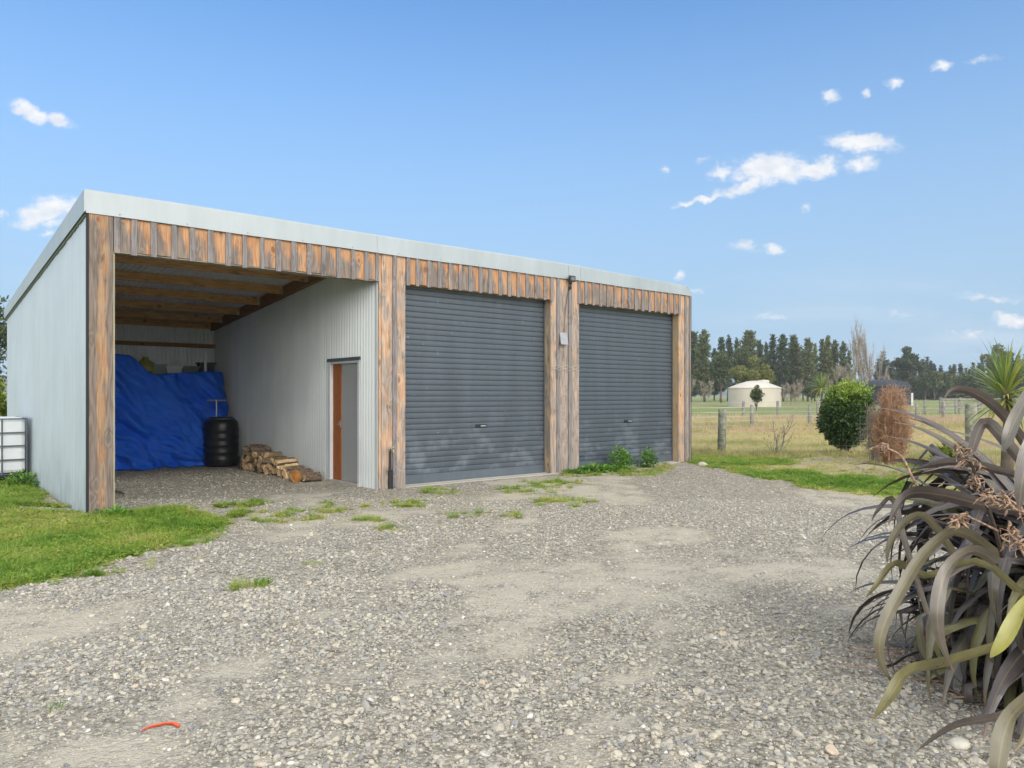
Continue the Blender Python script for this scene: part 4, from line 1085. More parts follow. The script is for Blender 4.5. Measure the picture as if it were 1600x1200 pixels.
MB().lathe([(0, 3.0), (.75, 3.0), (.75, 3.55), (.7, 3.62), (0, 3.66)], 20, (1.95, 2.2, 0)).build('hatch', M['tank_beige_roof'], t1)
t2, r2 = tank('water_tank', 1362, 1439, 110, 2.72, 1.05, M['tank_dark'], M['tank_dark'], 'large round dark grey water tank with a domed roof')
MB().box(r2*.92, r2*1.06, -r2*.3, -r2*.3+.5, -.1, 1.9).build('pump_cabinet', M['door_white'], t2)

# ------------------------------------------------------------------ trees and bushes
def tube_np(mb, p0, p1, r0, r1, n=5): mb.tube([p0, p1], [r0, r1], n, False)
def pine_meshes(seed, H=18.0, wr=2.6, base=.22, dens=1.0, m='pine', cone=.8, up=.25):
    rr = np.random.default_rng(seed); random.seed(seed)
    P, D, L, W, T_ = [], [], [], [], []
    tb_ = MB(); n = 10; bend = rr.normal(0, .25, 2)
    tr = [(bend[0]*math.sin(k/n*3), bend[1]*math.sin(k/n*2.2), H*.97*k/n) for k in range(n+1)]
    tb_.tube(tr, [.26*(1-k/n)**.8+.03 for k in range(n+1)], 7)
    z = H*base
    while z < H*.985:
        f = (z/H-base)/(1-base); rad = wr*(((1-f)**cone)*.9+.10)*rr.uniform(.62, 1.18)*min(1, .55+f*3)
        nb = rr.integers(4, 8); a0 = rr.uniform(0, 6.28); tp_ = tr[min(int(z/H*n), n)]
        for b in range(nb):
            if rr.random() < .13: continue
            a = a0+b*6.28/nb+rr.normal(0, .3); rb = rad*rr.uniform(.55, 1.15); el = up+rr.normal(0, .12)+f*.35
            dv = np.array([math.cos(a)*math.cos(el), math.sin(a)*math.cos(el), math.sin(el)])
            k = max(3, int(rb*17*dens))
            s = rr.uniform(.22, 1.0, k)**.8
            pos = np.array([tp_[0], tp_[1], z])+dv*(s*rb)[:, None]+rr.normal(0, .16, (k, 3))*(1+.4*s[:, None]); pos[:, 2] += s*s*rb*.18
            P.append(pos); dd = unit(dv+rr.normal(0, .55, (k, 3))+np.array([0, 0, .35])); D.append(dd)
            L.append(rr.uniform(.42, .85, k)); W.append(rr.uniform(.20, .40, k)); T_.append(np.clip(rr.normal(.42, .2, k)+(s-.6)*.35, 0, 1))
            tb_.tube([(tp_[0], tp_[1], z), tuple(np.array([tp_[0], tp_[1], z])+dv*rb*.85)], [.05, .012], 3, False)
        z += rr.uniform(.38, .75)*(H/18)
    P, D = np.concatenate(P), np.concatenate(D); S = unit(np.cross(D, randdir(len(P))))
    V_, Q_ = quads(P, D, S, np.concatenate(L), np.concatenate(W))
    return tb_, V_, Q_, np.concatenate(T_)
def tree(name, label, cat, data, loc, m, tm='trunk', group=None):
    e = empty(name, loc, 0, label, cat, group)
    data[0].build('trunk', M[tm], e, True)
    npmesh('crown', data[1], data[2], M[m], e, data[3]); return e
PG = 'pine trees along the paddock'
pine_protos = []
for k in range(5):
    pine_protos.append(tree('pine_tree', 'tall dark pine tree in the row behind the tanks', 'pine tree', pine_meshes(100+k, 18, (3.3, 2.9, 3.7, 2.6, 3.3)[k], (.10, .16, .08, .2, .12)[k], 1.35, 'pine', (.62, .75, .55, .8, .7)[k]), (0, 0, 0), 'pine', group=PG))
# (photo column, top row, depth, kind, width scale)
PINES = [(1079, 519, 190, 2, 1.2), (1101, 516, 180, 0, 1.15), (1126, 527, 190, 1, 1.1), (1137, 524, 205, 3, 1.0), (1152, 528, 210, 3, .9), (1171, 518, 195, 2, 1.25), (1186, 532, 200, 0, .9), (1198, 535, 205, 3, .9), (1210, 523, 195, 1, .95), (1224, 523, 190, 0, 1.05),
         (1242, 524, 195, 2, .95), (1262, 529, 190, 0, 1.1), (1273, 537, 205, 3, .8), (1284, 530, 200, 1, .9), (1294, 524, 195, 3, 1.1), (1305, 532, 200, 0, .95), (1317, 534, 195, 4, .9), (1327, 548, 205, 1, .8), (1063, 528, 195, 1, 1.1), (1048, 524, 190, 0, 1.1), (1162, 540, 225, 4, 1), (1236, 545, 225, 4, 1), (1255, 548, 225, 1, 1), (1300, 550, 230, 4, 1), (1116, 545, 225, 4, 1.1)]
def place_copy(protos_, k, used_, loc, scale, rz, label, group=None):
    o = protos_[k] if (k not in used_) else copy_tree(protos_[k])
    used_.add(k); o.location = loc; o.scale = scale; o.rotation_euler = (0, 0, rz); o['label'] = label
    if group: o['group'] = group
    return o
up_ = set()
for (px, top, Yd, k, ws) in PINES:
    h = AZ(top, Yd); s = h/18
    lab = 'tall dark pine tree in the row behind the tanks'
    if px == 1101: lab = 'tall pointed pine tree second from the shed end of the row'
    if px == 1171: lab = 'broadest tall pine tree directly behind the beige tank'
    place_copy(pine_protos, k, up_, (AX(px, Yd), Yd, 0), (s*ws, s*ws, s), random.uniform(0, 6.28), lab, PG)
FG = 'dark conifers in the far shelter belt'
fir_protos = [tree('conifer_tree', 'dark conifer in the far shelter belt behind the dark tank', 'conifer', pine_meshes(200+k, 16, (3.1, 2.7, 3.4, 2.9)[k], .02, 1.15, 'fir', (.9, .8, 1.0, .7)[k], .05), (0, 0, 0), 'fir', group=FG) for k in range(4)]
uf_ = set(); random.seed(5)
px = 1372
while px < 1640:
    Yd = random.uniform(255, 285); top = 570+random.gauss(0, 7)-(8 if px < 1450 else 0)-max(0, (px-1500))*.16
    h = AZ(top, Yd); s = h/16
    place_copy(fir_protos, random.randrange(4), uf_, (AX(px, Yd), Yd, 0), (s*1.1, s*1.1, s), random.uniform(0, 6.28), 'dark conifer in the far shelter belt behind the dark tank', FG)
    px += random.uniform(5.5, 9)
for k in range(4):
    if k not in uf_:
        for c in kids(fir_protos[k]): bpy.data.objects.remove(c)
        bpy.data.objects.remove(fir_protos[k])
def blob_crown(lobes, n, L, W, tint=(.45, .2), shell=.55, updir=.2, lit=.0):
    """leaf clumps in many lobes (x,y,z,rx,ry,rz)"""
    P, D, T_ = [], [], []
    vol = np.array([l[3]*l[4]*l[5] for l in lobes]); vol = vol**.8/np.sum(vol**.8)
    for l, v in zip(lobes, vol):
        k = max(6, int(n*v)); d = randdir(k); r = rng.uniform(shell, 1.0, k)**.6*rng.normal(1, .09, k)
        P.append(np.array(l[:3])+d*r[:, None]*np.array(l[3:6])); D.append(unit(d*.6+randdir(k)+np.array([0, 0, updir])))
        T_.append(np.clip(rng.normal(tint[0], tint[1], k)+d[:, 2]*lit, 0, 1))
    P, D, T_ = map(np.concatenate, (P, D, T_)); S = unit(np.cross(D, randdir(len(P))))
    V_, Q_ = quads(P, D, S, rng.uniform(.7, 1.3, len(P))*L, rng.uniform(.7, 1.3, len(P))*W); return V_, Q_, T_
def lobes(n, c, R_, r, seed=None):
    out = []
    for i in range(n):
        d = randdir(1)[0]; q = rng.random()**.5; s = rng.uniform(.7, 1.3)
        out.append((c[0]+d[0]*R_[0]*q, c[1]+d[1]*R_[1]*q, c[2]+d[2]*R_[2]*q, r*s, r*s, r*s*.75))
    return out
def limbs(mb, base, lobes_, r0, fork):
    f = Vector(fork); mb.tube([base, Vector(base).lerp(f, .5)+Vector((random.uniform(-.1, .1), 0, 0)), fork], [r0, r0*.8, r0*.65], 7)
    for l in lobes_: 
        e = Vector(l[:3]); mb.tube([fork, f.lerp(e, .5)+Vector((0, 0, -.05*(e-f).length)), e], [r0*.4, r0*.22, r0*.08], 5, False)
# rounded gum tree behind the dark tank
def round_tree(name, px, top, base_w, Yd, m, n, lobes_n, label, L, W, lr, zfork=.35, cat='tree', tm='trunk', shell=.5):
    h = AZ(top, Yd); wd = base_w*Yd/F/2; lb = lobes(lobes_n, (0, 0, h*.62), (wd*.72, wd*.72, h*.27), lr)
    lb += [(0, 0, h-lr*.8, lr, lr, lr*.8)]
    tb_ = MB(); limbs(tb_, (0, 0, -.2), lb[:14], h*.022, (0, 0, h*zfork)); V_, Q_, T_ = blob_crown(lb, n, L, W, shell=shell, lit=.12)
    return tree(name, label, cat, (tb_, V_, Q_, T_), (AX(px, Yd), Yd, 0), m, tm)
round_tree('gum_tree', 1417, 541, 52, 235, 'gum', 5200, 22, 'tall rounded evergreen standing above the far conifers', .75, .4, 1.5)
round_tree('gum_tree', 1560, 538, 60, 240, 'gum', 4200, 18, 'dark evergreen tree partly behind the spiky cabbage tree', .75, .4, 1.6)
random.seed(9)
for k, px_ in enumerate(range(1446, 1600, 17)):
    round_tree('hedge_tree', px_+random.uniform(-4, 4), 583+random.uniform(-5, 5), 26, 225+random.uniform(-8, 8), 'gum' if k % 3 else 'pine', 1300, 9, 'low bushy tree in the hedge line before the far conifers', .8, .4, 1.7, .12)['group'] = 'bushy trees before the far conifers'
round_tree('willow_tree', 1178, 557, 88, 108, 'olive', 4300, 24, 'olive leaved tree with a spreading crown rising behind beige tank', .42, .17, .8, .5, 'willow')
round_tree('leafy_tree', 1127, 548, 40, 150, 'pine', 4200, 26, 'pale green bushy tree in front of the pines near the shed', .5, .24, 1.0, .25)
round_tree('leafy_tree', 1166, 540, 52, 160, 'gum', 4200, 26, 'mid green spreading tree left of the olive crowned tree', .5, .24, 1.1, .25)
round_tree('young_tree', 1182, 601, 27, 70, 'gum', 1300, 26, 'slim young tree with dark leaves in front of beige tank', .22, .10, .26, .08)
round_tree('orchard_tree', 1268, 596, 40, 170, 'gum', 2600, 16, 'low dark evergreen below the pines beside the beige tank', .5, .24, 1.0, .1)
# bare trees
def bare(mb, p, d, L, r, depth, spread, upb, mini=.006, nb=(3, 5)):
    pts = [p]; q = Vector(p); dd = Vector(d); segs = 4
    for s in range(segs):
        dd = (dd+Vector((random.gauss(0, .09), random.gauss(0, .09), upb*.15))).normalized(); q = q+dd*L/segs; pts.append(q.copy())
    mb.tube(pts, [max(r*(1-.75*s/segs), mini) for s in range(segs+1)], 4 if depth else 3, False)
    if depth <= 0: return
    for k in range(random.randint(*nb)):
        f = random.uniform(.25, 1.0); i = min(int(f*segs), segs-1); a = Vector(pts[i]).lerp(Vector(pts[i+1]), f*segs-i)
        nd = (dd*1.0+Vector((random.gauss(0, spread), random.gauss(0, spread), upb+random.gauss(0, spread*.4)))).normalized()
        bare(mb, a, nd, L*random.uniform(.42, .68), r*.42, depth-1, spread, upb, mini, nb)
def bare_tree(name, px, Yd, label, stems, mi=.02, m='twig', cat='bare tree', nb=(4, 7), depth=3):
    e = empty(name, (AX(px, Yd), Yd, 0), 0, label, cat)
    for (dx, dz, L, r, sp, ub) in stems:
        mb = MB(); bare(mb, (dx, random.uniform(-.4, .4), -.1), (dz, random.uniform(-.1, .1), 1), L, r, depth, sp, ub, mi, nb); mb.build('branch', M[m], e)
    return e
random.seed(21)
bare_tree('poplar_tree', 1352, 130, 'tall leafless poplar with upright pale branches', [(-1.4, -.05, 7.6, .13, .13, .7), (-.9, -.02, 6.4, .12, .13, .7), (.6, .02, 8.7, .15, .12, .75), (1.3, .04, 7.0, .13, .13, .7), (-2.3, -.12, 5.4, .09, .2, .5), (2.1, .12, 5.8, .09, .2, .5), (0, 0, 6.5, .1, .18, .6), (-.4, .05, 6.8, .12, .16, .65), (-2.8, -.2, 3.6, .07, .24, .45), (2.8, .2, 3.8, .07, .24, .45), (.9, .1, 5, .08, .2, .5)], .014, nb=(5, 7))
bare_tree('bare_shrub', 1237, 85, 'leafless brown shrub at the right side of the beige tank', [(-.4, -.2, 1.5, .04, .35, .3), (0, 0, 1.9, .05, .35, .3), (.4, .2, 2.0, .05, .35, .3), (.2, .1, 1.5, .04, .4, .3)], .010, m='twig', cat='shrub', nb=(5, 8))
bare_tree('bare_tree', 1306, 150, 'leafless spreading tree between the poplar and the pines', [(-1.2, -.3, 3.6, .10, .35, .25), (0, 0, 4.4, .12, .35, .25), (1.2, .3, 3.8, .10, .35, .25), (2.2, .4, 3, .1, .35, .25)], .02, nb=(5, 8))
bare_tree('bare_tree', 1091, 140, 'low leafless bush at the foot of the pines beside the shed', [(-1, -.3, 3.0, .07, .4, .2), (.4, .2, 3.2, .07, .4, .2), (1.3, .4, 2.6, .06, .4, .2)], .022, cat='shrub', nb=(4, 7))
sap = bare_tree('sapling', 1218, 18.3, 'bare sapling with a few green leaves in front of the netting fence', [(0, .10, .66, .036, .55, .25), (.03, .38, .6, .024, .6, .3), (-.02, -.65, .55, .018, .5, .3), (.02, .25, .8, .026, .5, .3)], .005, nb=(2, 4), depth=2)
lp = np.concatenate([rng.normal((.12, 0, .62), (.26, .15, .14), (70, 3)), rng.normal((-.2, 0, .42), (.1, .1, .1), (25, 3))]); ld = randdir(len(lp)); V_, Q_ = quads(lp, ld, unit(np.cross(ld, randdir(len(lp)))), rng.uniform(.03, .07, len(lp)), rng.uniform(.012, .03, len(lp)))
npmesh('leaves', V_, Q_, M['olive'], sap, rng.random(len(lp)))
# green bush
def green_bush():
    Yd = 17.0; x = AX(1323, Yd); e = empty('round_bush', (x, Yd, float(height(np.array([x]), np.array([Yd]))[0])), 0, 'dense green bush with yellow green new leaves on top', 'bush')
    n = 15000; d = randdir(n); z = d[:, 2]
    az = np.arctan2(d[:, 1], d[:, 0])
    lump = 1+.30*(fbm(az*2.2+7, z*3.5, 61)-.5)+.42*(fbm(az*6+3, z*9, 67)-.5)
    r = rng.uniform(.35, 1.0, n)**.45*lump
    P = np.stack([d[:, 0]*r*.58, d[:, 1]*r*.55, .90+d[:, 2]*r*.74], 1)
    P[:, 0] += .06*(P[:, 2]-.9); P[:, :2] *= np.where(P[:, 2:3] < .5, .60+.8*P[:, 2:3], 1)
    D = unit(d*.8+randdir(n)+np.array([0, 0, .35])); S = unit(np.cross(D, randdir(n)))
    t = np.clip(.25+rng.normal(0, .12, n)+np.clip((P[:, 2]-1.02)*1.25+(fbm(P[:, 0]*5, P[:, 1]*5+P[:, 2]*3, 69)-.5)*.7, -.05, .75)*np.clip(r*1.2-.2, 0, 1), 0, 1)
    V_, Q_ = quads(P, D, S, rng.uniform(.050, .098, n), rng.uniform(.024, .048, n))
    k = 90; a = rng.uniform(0, 6.28, k); q = rng.random(k)**.5*.5; b0 = np.stack([np.cos(a)*q+.06, np.sin(a)*q, .95+.62*np.sqrt(np.clip(1-(q/.58)**2, 0, 1))], 1)
    sd0 = unit(np.stack([np.cos(a)*q*1.5, np.sin(a)*q*1.5, np.ones(k)], 1)+rng.normal(0, .15, (k, 3))); f = rng.random((k, 14)); ln_ = rng.uniform(.08, .22, k)
    P2 = (b0[:, None]+sd0[:, None]*(f*ln_[:, None])[..., None]+rng.normal(0, .012, (k, 14, 3))).reshape(-1, 3); D2 = unit(np.repeat(sd0, 14, 0)*.6+randdir(k*14)); V2, Q2 = quads(P2, D2, unit(np.cross(D2, randdir(k*14))), rng.uniform(.04, .075, k*14), rng.uniform(.018, .032, k*14))
    Q_ = np.concatenate([Q_, Q2+len(V_)]); V_ = np.concatenate([V_, V2]); t = np.concatenate([t, np.clip(rng.normal(.78, .16, k*14), 0, 1)])
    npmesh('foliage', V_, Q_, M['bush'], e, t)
    mb = MB(); mb.tube([(.02, 0, -.1), (.0, 0, .3), (.03, 0, .8)], [.055, .05, .03], 8)
    for k in range(14):
        a = random.uniform(0, 6.28); mb.tube([(0, 0, .25), (math.cos(a)*.2, math.sin(a)*.2, .6), (math.cos(a)*.42, math.sin(a)*.42, random.uniform(.7, 1.3))], [.022, .015, .006], 5, False)
    mb.build('stem', M['trunk'], e)
green_bush()
def wiry(px, Yd, h, wd, label, n, m='twig_red', name='wiry_bush', fade=True):
    x = AX(px, Yd); e = empty(name, (x, Yd, float(height(np.array([x]), np.array([Yd]))[0])), 0, label, 'bush'); mb = MB()
    for k in range(n):
        a = random.uniform(0, 6.28); top = h*random.uniform(.35, 1.04); rr_ = wd*math.sqrt(random.random())*(1-.34*(top/h)**3)*(.78+.32*math.sin(a*3+1.3)*math.sin(a*2))*random.choice((1, 1, 1, 1.22))
        p0 = Vector((math.cos(a)*rr_*.42, math.sin(a)*rr_*.42, -.05)); p3 = Vector((math.cos(a)*rr_, math.sin(a)*rr_, top))
        p1 = p0.lerp(p3, .4)+Vector((random.gauss(0, .04), random.gauss(0, .04), .03)); p2 = p0.lerp(p3, .75)+Vector((random.gauss(0, .05), random.gauss(0, .05), 0))
        mb.tube([p0, p1, p2, p3], [.008, .006, .004, .002], 3, False)
        for j in range(13):
            f = random.uniform(.2, 1); b = p1.lerp(p3, f) if f > .3 else p0.lerp(p1, f/.3)
            dv = Vector((random.gauss(0, 1), random.gauss(0, 1), random.gauss(.25, .7))).normalized()*random.uniform(.07, .20); c = b+dv*.6+Vector((random.gauss(0, .03),)*3)
            mb.tube([b, c, b+dv], [.0036, .0028, .0016], 3, False)
            for q in range(2): mb.tube([c, c+Vector((random.gauss(0, .06), random.gauss(0, .06), random.gauss(.02, .06)))], [.0026, .0014], 3, False)
    mb.build('twigs', M[m], e)
random.seed(31)
wiry(1394, 14.6, 1.46, .42, 'reddish brown wiry bush beside the green bush', 210)
wiry(1368, 15.2, 1.20, .30, 'sparse tan twiggy bush squeezed between green and reddish bushes', 36, 'twig', 'twiggy_bush')
def leafy(name, px, Yd, h, wd, n, m, label, cat, L=.06, z0=0.0):
    x = AX(px, Yd); e = empty(name, (x, Yd, float(height(np.array([x]), np.array([Yd]))[0])), 0, label, cat)
    d = randdir(n); d[:, 2] = np.abs(d[:, 2]); r = rng.uniform(.2, 1, n)**.5*(1+.5*(fbm(d[:, 0]*3+4, d[:, 1]*3+d[:, 2]*3, 83)-.5))
    P = d*r[:, None]*np.array([wd, wd*.8, h]); P[:, 2] += z0
    D = unit(d*np.array([1, 1, .6])+randdir(n)*.6); S = unit(np.cross(D, np.array([0, 0, 1])+randdir(n)*.3)); V_, Q_ = quads(P, D, S, rng.uniform(.6, 1.3, n)*L, rng.uniform(.6, 1.2, n)*L*.6)
    npmesh('leaves', V_, Q_, M[m], e, rng.random(n))
    mb = MB()
    for k in range(9):
        a = random.uniform(0, 6.28); mb.tube([(0, 0, -.03), (math.cos(a)*wd*.3, math.sin(a)*wd*.3, h*.4), (math.cos(a)*wd*.6, math.sin(a)*wd*.6, h*random.uniform(.5, .85))], [.008, .006, .003], 4, False)
    mb.build('stems', M['weed'], e); return e
def wy(t, u=-.3): p = L2W(t, u); return (800+F*p[0]/p[1], p[1])
for t, u, h, wd, n, lab in ((9.55, -.28, .44, .34, 460, 'taller bright green weed at the foot of the far roller door'), (10.45, -.26, .40, .27, 340, 'bright green weed near the right edge of far roller door'), (8.85, -.28, .15, .45, 420, 'low green weed patch below the boards between the roller doors'), (9.25, -.40, .13, .40, 300, 'low spreading weed just before the tallest weed'), (8.35, -.22, .09, .34, 200, 'flattest green weed beside the wider roller door')):
    px, Yd = wy(t, u); leafy('weed_plant', px, Yd, h, wd, n, 'weed', lab, 'weed', .085)
leafy('yellow_shrub', 1481, 13.2, .62, .36, 900, 'lime', 'small yellow green shrub in front of the netting fence', 'shrub', .10)
leafy('wall_weed', 178, 9.33, .13, .30, 260, 'weed', 'low leafy weed around the foot of the corner post', 'weed', .06)
leafy('wall_weed', 35, 12.2, .25, .35, 300, 'weed', 'leafy weed at the foot of the caged water tank', 'weed', .07)
# ---- strap leaves
def strap(P, side, wid, prof, fold=.18):
    """P list of centre points, side list of side vectors -> (V,Q,across,along)"""
    V_, al, ac = [], [], []
    n = len(P)
    for i in range(n):
        s = i/(n-1); w_ = wid*prof(s); d = (P[min(i+1, n-1)]-P[max(i-1, 0)]); d = d/max(np.linalg.norm(d), 1e-9); sd_ = side[i]-d*np.dot(side[i], d); sd_ /= max(np.linalg.norm(sd_), 1e-9); nr = np.cross(sd_, d)
        for k, a in ((-1, 0), (-.5, .25), (0, .5), (.5, .75), (1, 1)):
            V_.append(P[i]+sd_*w_*.5*k+nr*(abs(k)*fold*w_)); ac.append(a); al.append(s)
    Q_ = [(i*5+k, i*5+k+1, (i+1)*5+k+1, (i+1)*5+k) for i in range(n-1) for k in range(4)]
    return V_, Q_, ac, al
class Straps:
    def __init__(s): s.V, s.Q, s.ac, s.al, s.r = [], [], [], [], []
    def add(s, P, side, wid, prof, rnd, fold=.18):
        v, q, a, b = strap(P, side, wid, prof, fold); k = len(s.V); s.V += v; s.Q += [tuple(i+k for i in f) for f in q]; s.ac += a; s.al += b; s.r += [rnd]*len(q)
    def build(s, name, m, parent): return npmesh(name, s.V, s.Q, m, parent, s.r, True, {'across': ('FLOAT', 'POINT', s.ac), 'along': ('FLOAT', 'POINT', s.al)})
def arc_leaf(base, az, e0, L, droop, n=14, twist=0.0, kink=None):
    P = [np.array(base, float)]; e = e0; st = L/n
    for i in range(n):
        s = (i+.5)/n
        ee = e0-droop*s**1.6
        if kink and s > kink: ee -= 1.1
        a = az+twist*s
        P.append(P[-1]+st*np.array([math.cos(a)*math.cos(ee), math.sin(a)*math.cos(ee), math.sin(ee)]))
    side = [np.array([-math.sin(az), math.cos(az), 0.0])]*len(P)
    return P, side
prof_flax = lambda s: (.55+.45*min(s/.35, 1))*(1 if s < .6 else max(.04, 1-((s-.6)/.4)**1.7))
FX, FY = 2.98, 3.86
flax = empty('flax_plant', (FX, FY, 0), 0, 'large bronze purple flax with arching strap leaves at the yard edge', 'flax')
S_ = Straps(); rf = np.random.default_rng(5)
for k in range(420):
    az = rf.uniform(0, 2*math.pi) if k % 3 == 0 else rf.uniform(R(110), R(280))
    rb = .32*math.sqrt(rf.random()); a2 = rf.uniform(0, 6.28); base = (rb*math.cos(a2), rb*math.sin(a2), 0)
    inner = rf.random()
    e0 = R(26+58*inner)+rf.normal(0, .1); L = rf.uniform(1.15, 1.85)*(.66+.40*inner); dr_ = rf.uniform(1.6, 2.9)*(.75+.35*inner)
    P, sd_ = arc_leaf(base, az, e0, L, dr_, 16, rf.normal(0, .35), rf.uniform(.5, .75) if rf.random() < .4 else None)
    P = [np.array([p[0], p[1], max(p[2], .02)]) for p in P]
    if min(p[0] for p in P) < -.90-.14*rf.random(): continue
    tw_ = rf.normal(0, .5); sd2 = []
    for i, s in enumerate(sd_):
        a = tw_*i/len(sd_); sd2.append(s*math.cos(a)+np.array([0, 0, 1])*math.sin(a))
    S_.add(P, sd2, rf.uniform(.052, .085), prof_flax, float(np.clip(rf.beta(1.6, 2.0)*.97, 0, .97)), .16)
for k in range(260):
    az = rf.uniform(R(95), R(300)); rb = .30*math.sqrt(rf.random()); a2 = rf.uniform(0, 6.28)
    P, sd_ = arc_leaf((rb*math.cos(a2), rb*math.sin(a2), 0), az, rf.uniform(R(66), R(88)), rf.uniform(1.35, 2.05), rf.uniform(1.3, 2.5), 18, rf.normal(0, .3), rf.uniform(.6, .8) if rf.random() < .35 else None)
    if min(p[0] for p in P) < -.92+.12*rf.random() or P[-1][2] < -.3: continue
    tw_ = rf.normal(0, .6); sd2 = [s*math.cos(tw_*i/18)+np.array([0, 0, 1])*math.sin(tw_*i/18) for i, s in enumerate(sd_)]
    S_.add(P, sd2, rf.uniform(.052, .085), prof_flax, float(np.clip(rf.beta(1.6, 2.0)*.9, 0, .9)), .16)
# leaves one can pick out: (photo column, row, depth) along each
KEY = [([(1640, 760, 3.3), (1600, 690, 3.25), (1560, 640, 3.2), (1520, 613, 3.18), (1490, 609, 3.15), (1475, 622, 3.12)], .055, .30),
       ([(1660, 560, 3.2), (1620, 600, 3.1), (1590, 650, 3.0), (1573, 690, 2.95), (1566, 705, 2.92)], .085, .66),
       ([(1600, 745, 3.3), (1560, 735, 3.35), (1500, 722, 3.4), (1460, 725, 3.4), (1425, 735, 3.4)], .055, .2),
       ([(1600, 800, 3.3), (1540, 790, 3.3), (1480, 775, 3.3), (1430, 770, 3.25), (1405, 785, 3.2), (1388, 820, 3.2)], .085, .28),
       ([(1500, 880, 3.3), (1450, 810, 3.3), (1415, 815, 3.3), (1390, 850, 3.3), (1386, 880, 3.3)], .05, .7),
       ([(1560, 870, 3.2), (1500, 830, 3.15), (1450, 860, 3.1), (1410, 920, 3.05), (1378, 985, 3.0), (1376, 1030, 3.0), (1395, 1070, 3.0)], .075, .70),
       ([(1560, 880, 3.1), (1520, 860, 3.05), (1480, 890, 3.0), (1465, 950, 2.95), (1470, 1000, 2.95), (1490, 1050, 2.95)], .075, .62),
       ([(1560, 1010, 3.2), (1480, 1035, 3.1), (1420, 1050, 3.0), (1390, 1090, 2.95), (1363, 1125, 2.95)], .09, .84),
       ([(1640, 910, 3.0), (1600, 950, 2.9), (1570, 1000, 2.85), (1547, 1028, 2.85)], .10, .975),
       ([(1660, 1040, 2.8), (1610, 1090, 2.7), (1575, 1130, 2.65), (1560, 1200, 2.6), (1560, 1260, 2.6)], .10, .72),
       ([(1640, 1090, 3.0), (1560, 1120, 2.95), (1490, 1135, 2.9), (1430, 1175, 2.85)], .06, .35),
       ([(1660, 640, 2.9), (1620, 680, 2.8), (1600, 740, 2.75), (1592, 800, 2.75)], .09, .4),
       ([(1660, 800, 3.4), (1580, 700, 3.45), (1540, 660, 3.5), (1520, 700, 3.5), (1517, 715, 3.5)], .07, .3),
       ([(1450, 960, 3.3), (1415, 850, 3.35), (1395, 780, 3.4), (1370, 800, 3.35), (1362, 815, 3.3)], .035, .55),
       ([(1640, 980, 3.3), (1540, 880, 3.3), (1450, 900, 3.25), (1400, 880, 3.2), (1365, 920, 3.15), (1352, 935, 3.1)], .05, .82)]
def spline(K, n=18):
    K = np.array(K); t = np.linspace(0, len(K)-1, n); out = []
    for q in t:
        i = min(int(q), len(K)-2); f = q-i; p0, p1, p2, p3 = K[max(i-1, 0)], K[i], K[i+1], K[min(i+2, len(K)-1)]
        out.append(.5*((2*p1)+(-p0+p2)*f+(2*p0-5*p1+4*p2-p3)*f*f+(-p0+3*p1-3*p2+p3)*f**3))
    return out
def W3(px, py, Yd): return np.array([AX(px, Yd), Yd, AZ(py, Yd)])
for pts, wd, tint in KEY:
    P = [p-np.array([FX, FY, 0]) for p in spline([W3(*p) for p in pts])]
    sd_ = []
    for i in range(len(P)):
        d = P[min(i+1, len(P)-1)]-P[max(i-1, 0)]; s = np.cross(d, np.array([.25, .9, .35])); sd_.append(s/max(np.linalg.norm(s), 1e-9))
    S_.add(P, sd_, wd*.74, lambda s: (.8+.2*min(s/.3, 1))*(1 if s < .55 else max(.03, 1-((s-.55)/.45)**1.6)), tint, .10)
S_.build('leaves', M['flax'], flax)
# dead litter leaves under the plant
S2 = Straps()
for k in range(26):
    a = rf.uniform(R(120), R(290)); r0 = rf.uniform(.5, .95); P, sd_ = arc_leaf((math.cos(a)*r0, math.sin(a)*r0, .03), a+rf.normal(0, .8), .15, rf.uniform(.2, .5), .3, 6)
    S2.add([np.array([p[0], p[1], max(.015, p[2])]) for p in P], sd_, rf.uniform(.012, .03), prof_flax, rf.random(), .1)
S2.build('dead_leaves', M['pod'], flax)
def stalk(pts, r0, m, pods):
    P = [p-np.array([FX, FY, 0]) for p in spline([W3(*p) for p in pts], 14)]
    mb = MB(); mb.tube([tuple(p) for p in P], [r0*(1-.5*i/13) for i in range(14)], 7); st_ = mb.build('flower_stalk', m, flax, True)
    mb = MB()
    for (f, nn, sp) in pods:
        i0 = min(int(f*13), 13)
        for k in range(int(nn*.9)):
            c = Vector(P[max(0, min(13, i0+random.choice((-1, 0, 0, 0, 1))))])
            d = Vector((random.gauss(0, 1), random.gauss(0, .9), random.gauss(-.1, .8))).normalized(); b = c+d*random.uniform(.008, .045)*sp
            q = b+Vector((random.gauss(0, .012), random.gauss(0, .012), -random.uniform(.004, .018))); e_ = q+Vector((random.gauss(0, .016), random.gauss(0, .016), -random.uniform(-.004, .022)))
            mb.tube([c, b, (b+q)/2, q, e_], [.0015, .0016, random.uniform(.003, .0062), random.uniform(.0025, .0055), .001], 5, False)
    mb.build('seed_pods', M['pod'], st_, True)
random.seed(44)
stalk([(1566, 870, 3.15), (1556, 830, 3.12), (1535, 770, 3.1), (1520, 730, 3.1), (1508, 713, 3.1), (1500, 700, 3.1)], .0095, M['stem_dark'], [(.99, 16, 1), (.72, 14, 1.1), (.55, 18, 1.1), (.45, 10, 1)])
stalk([(1440, 770, 3.3), (1425, 745, 3.3), (1410, 715, 3.3), (1390, 702, 3.3), (1376, 699, 3.3)], .007, M['pod'], [(.99, 14, .8), (.85, 8, .7)])
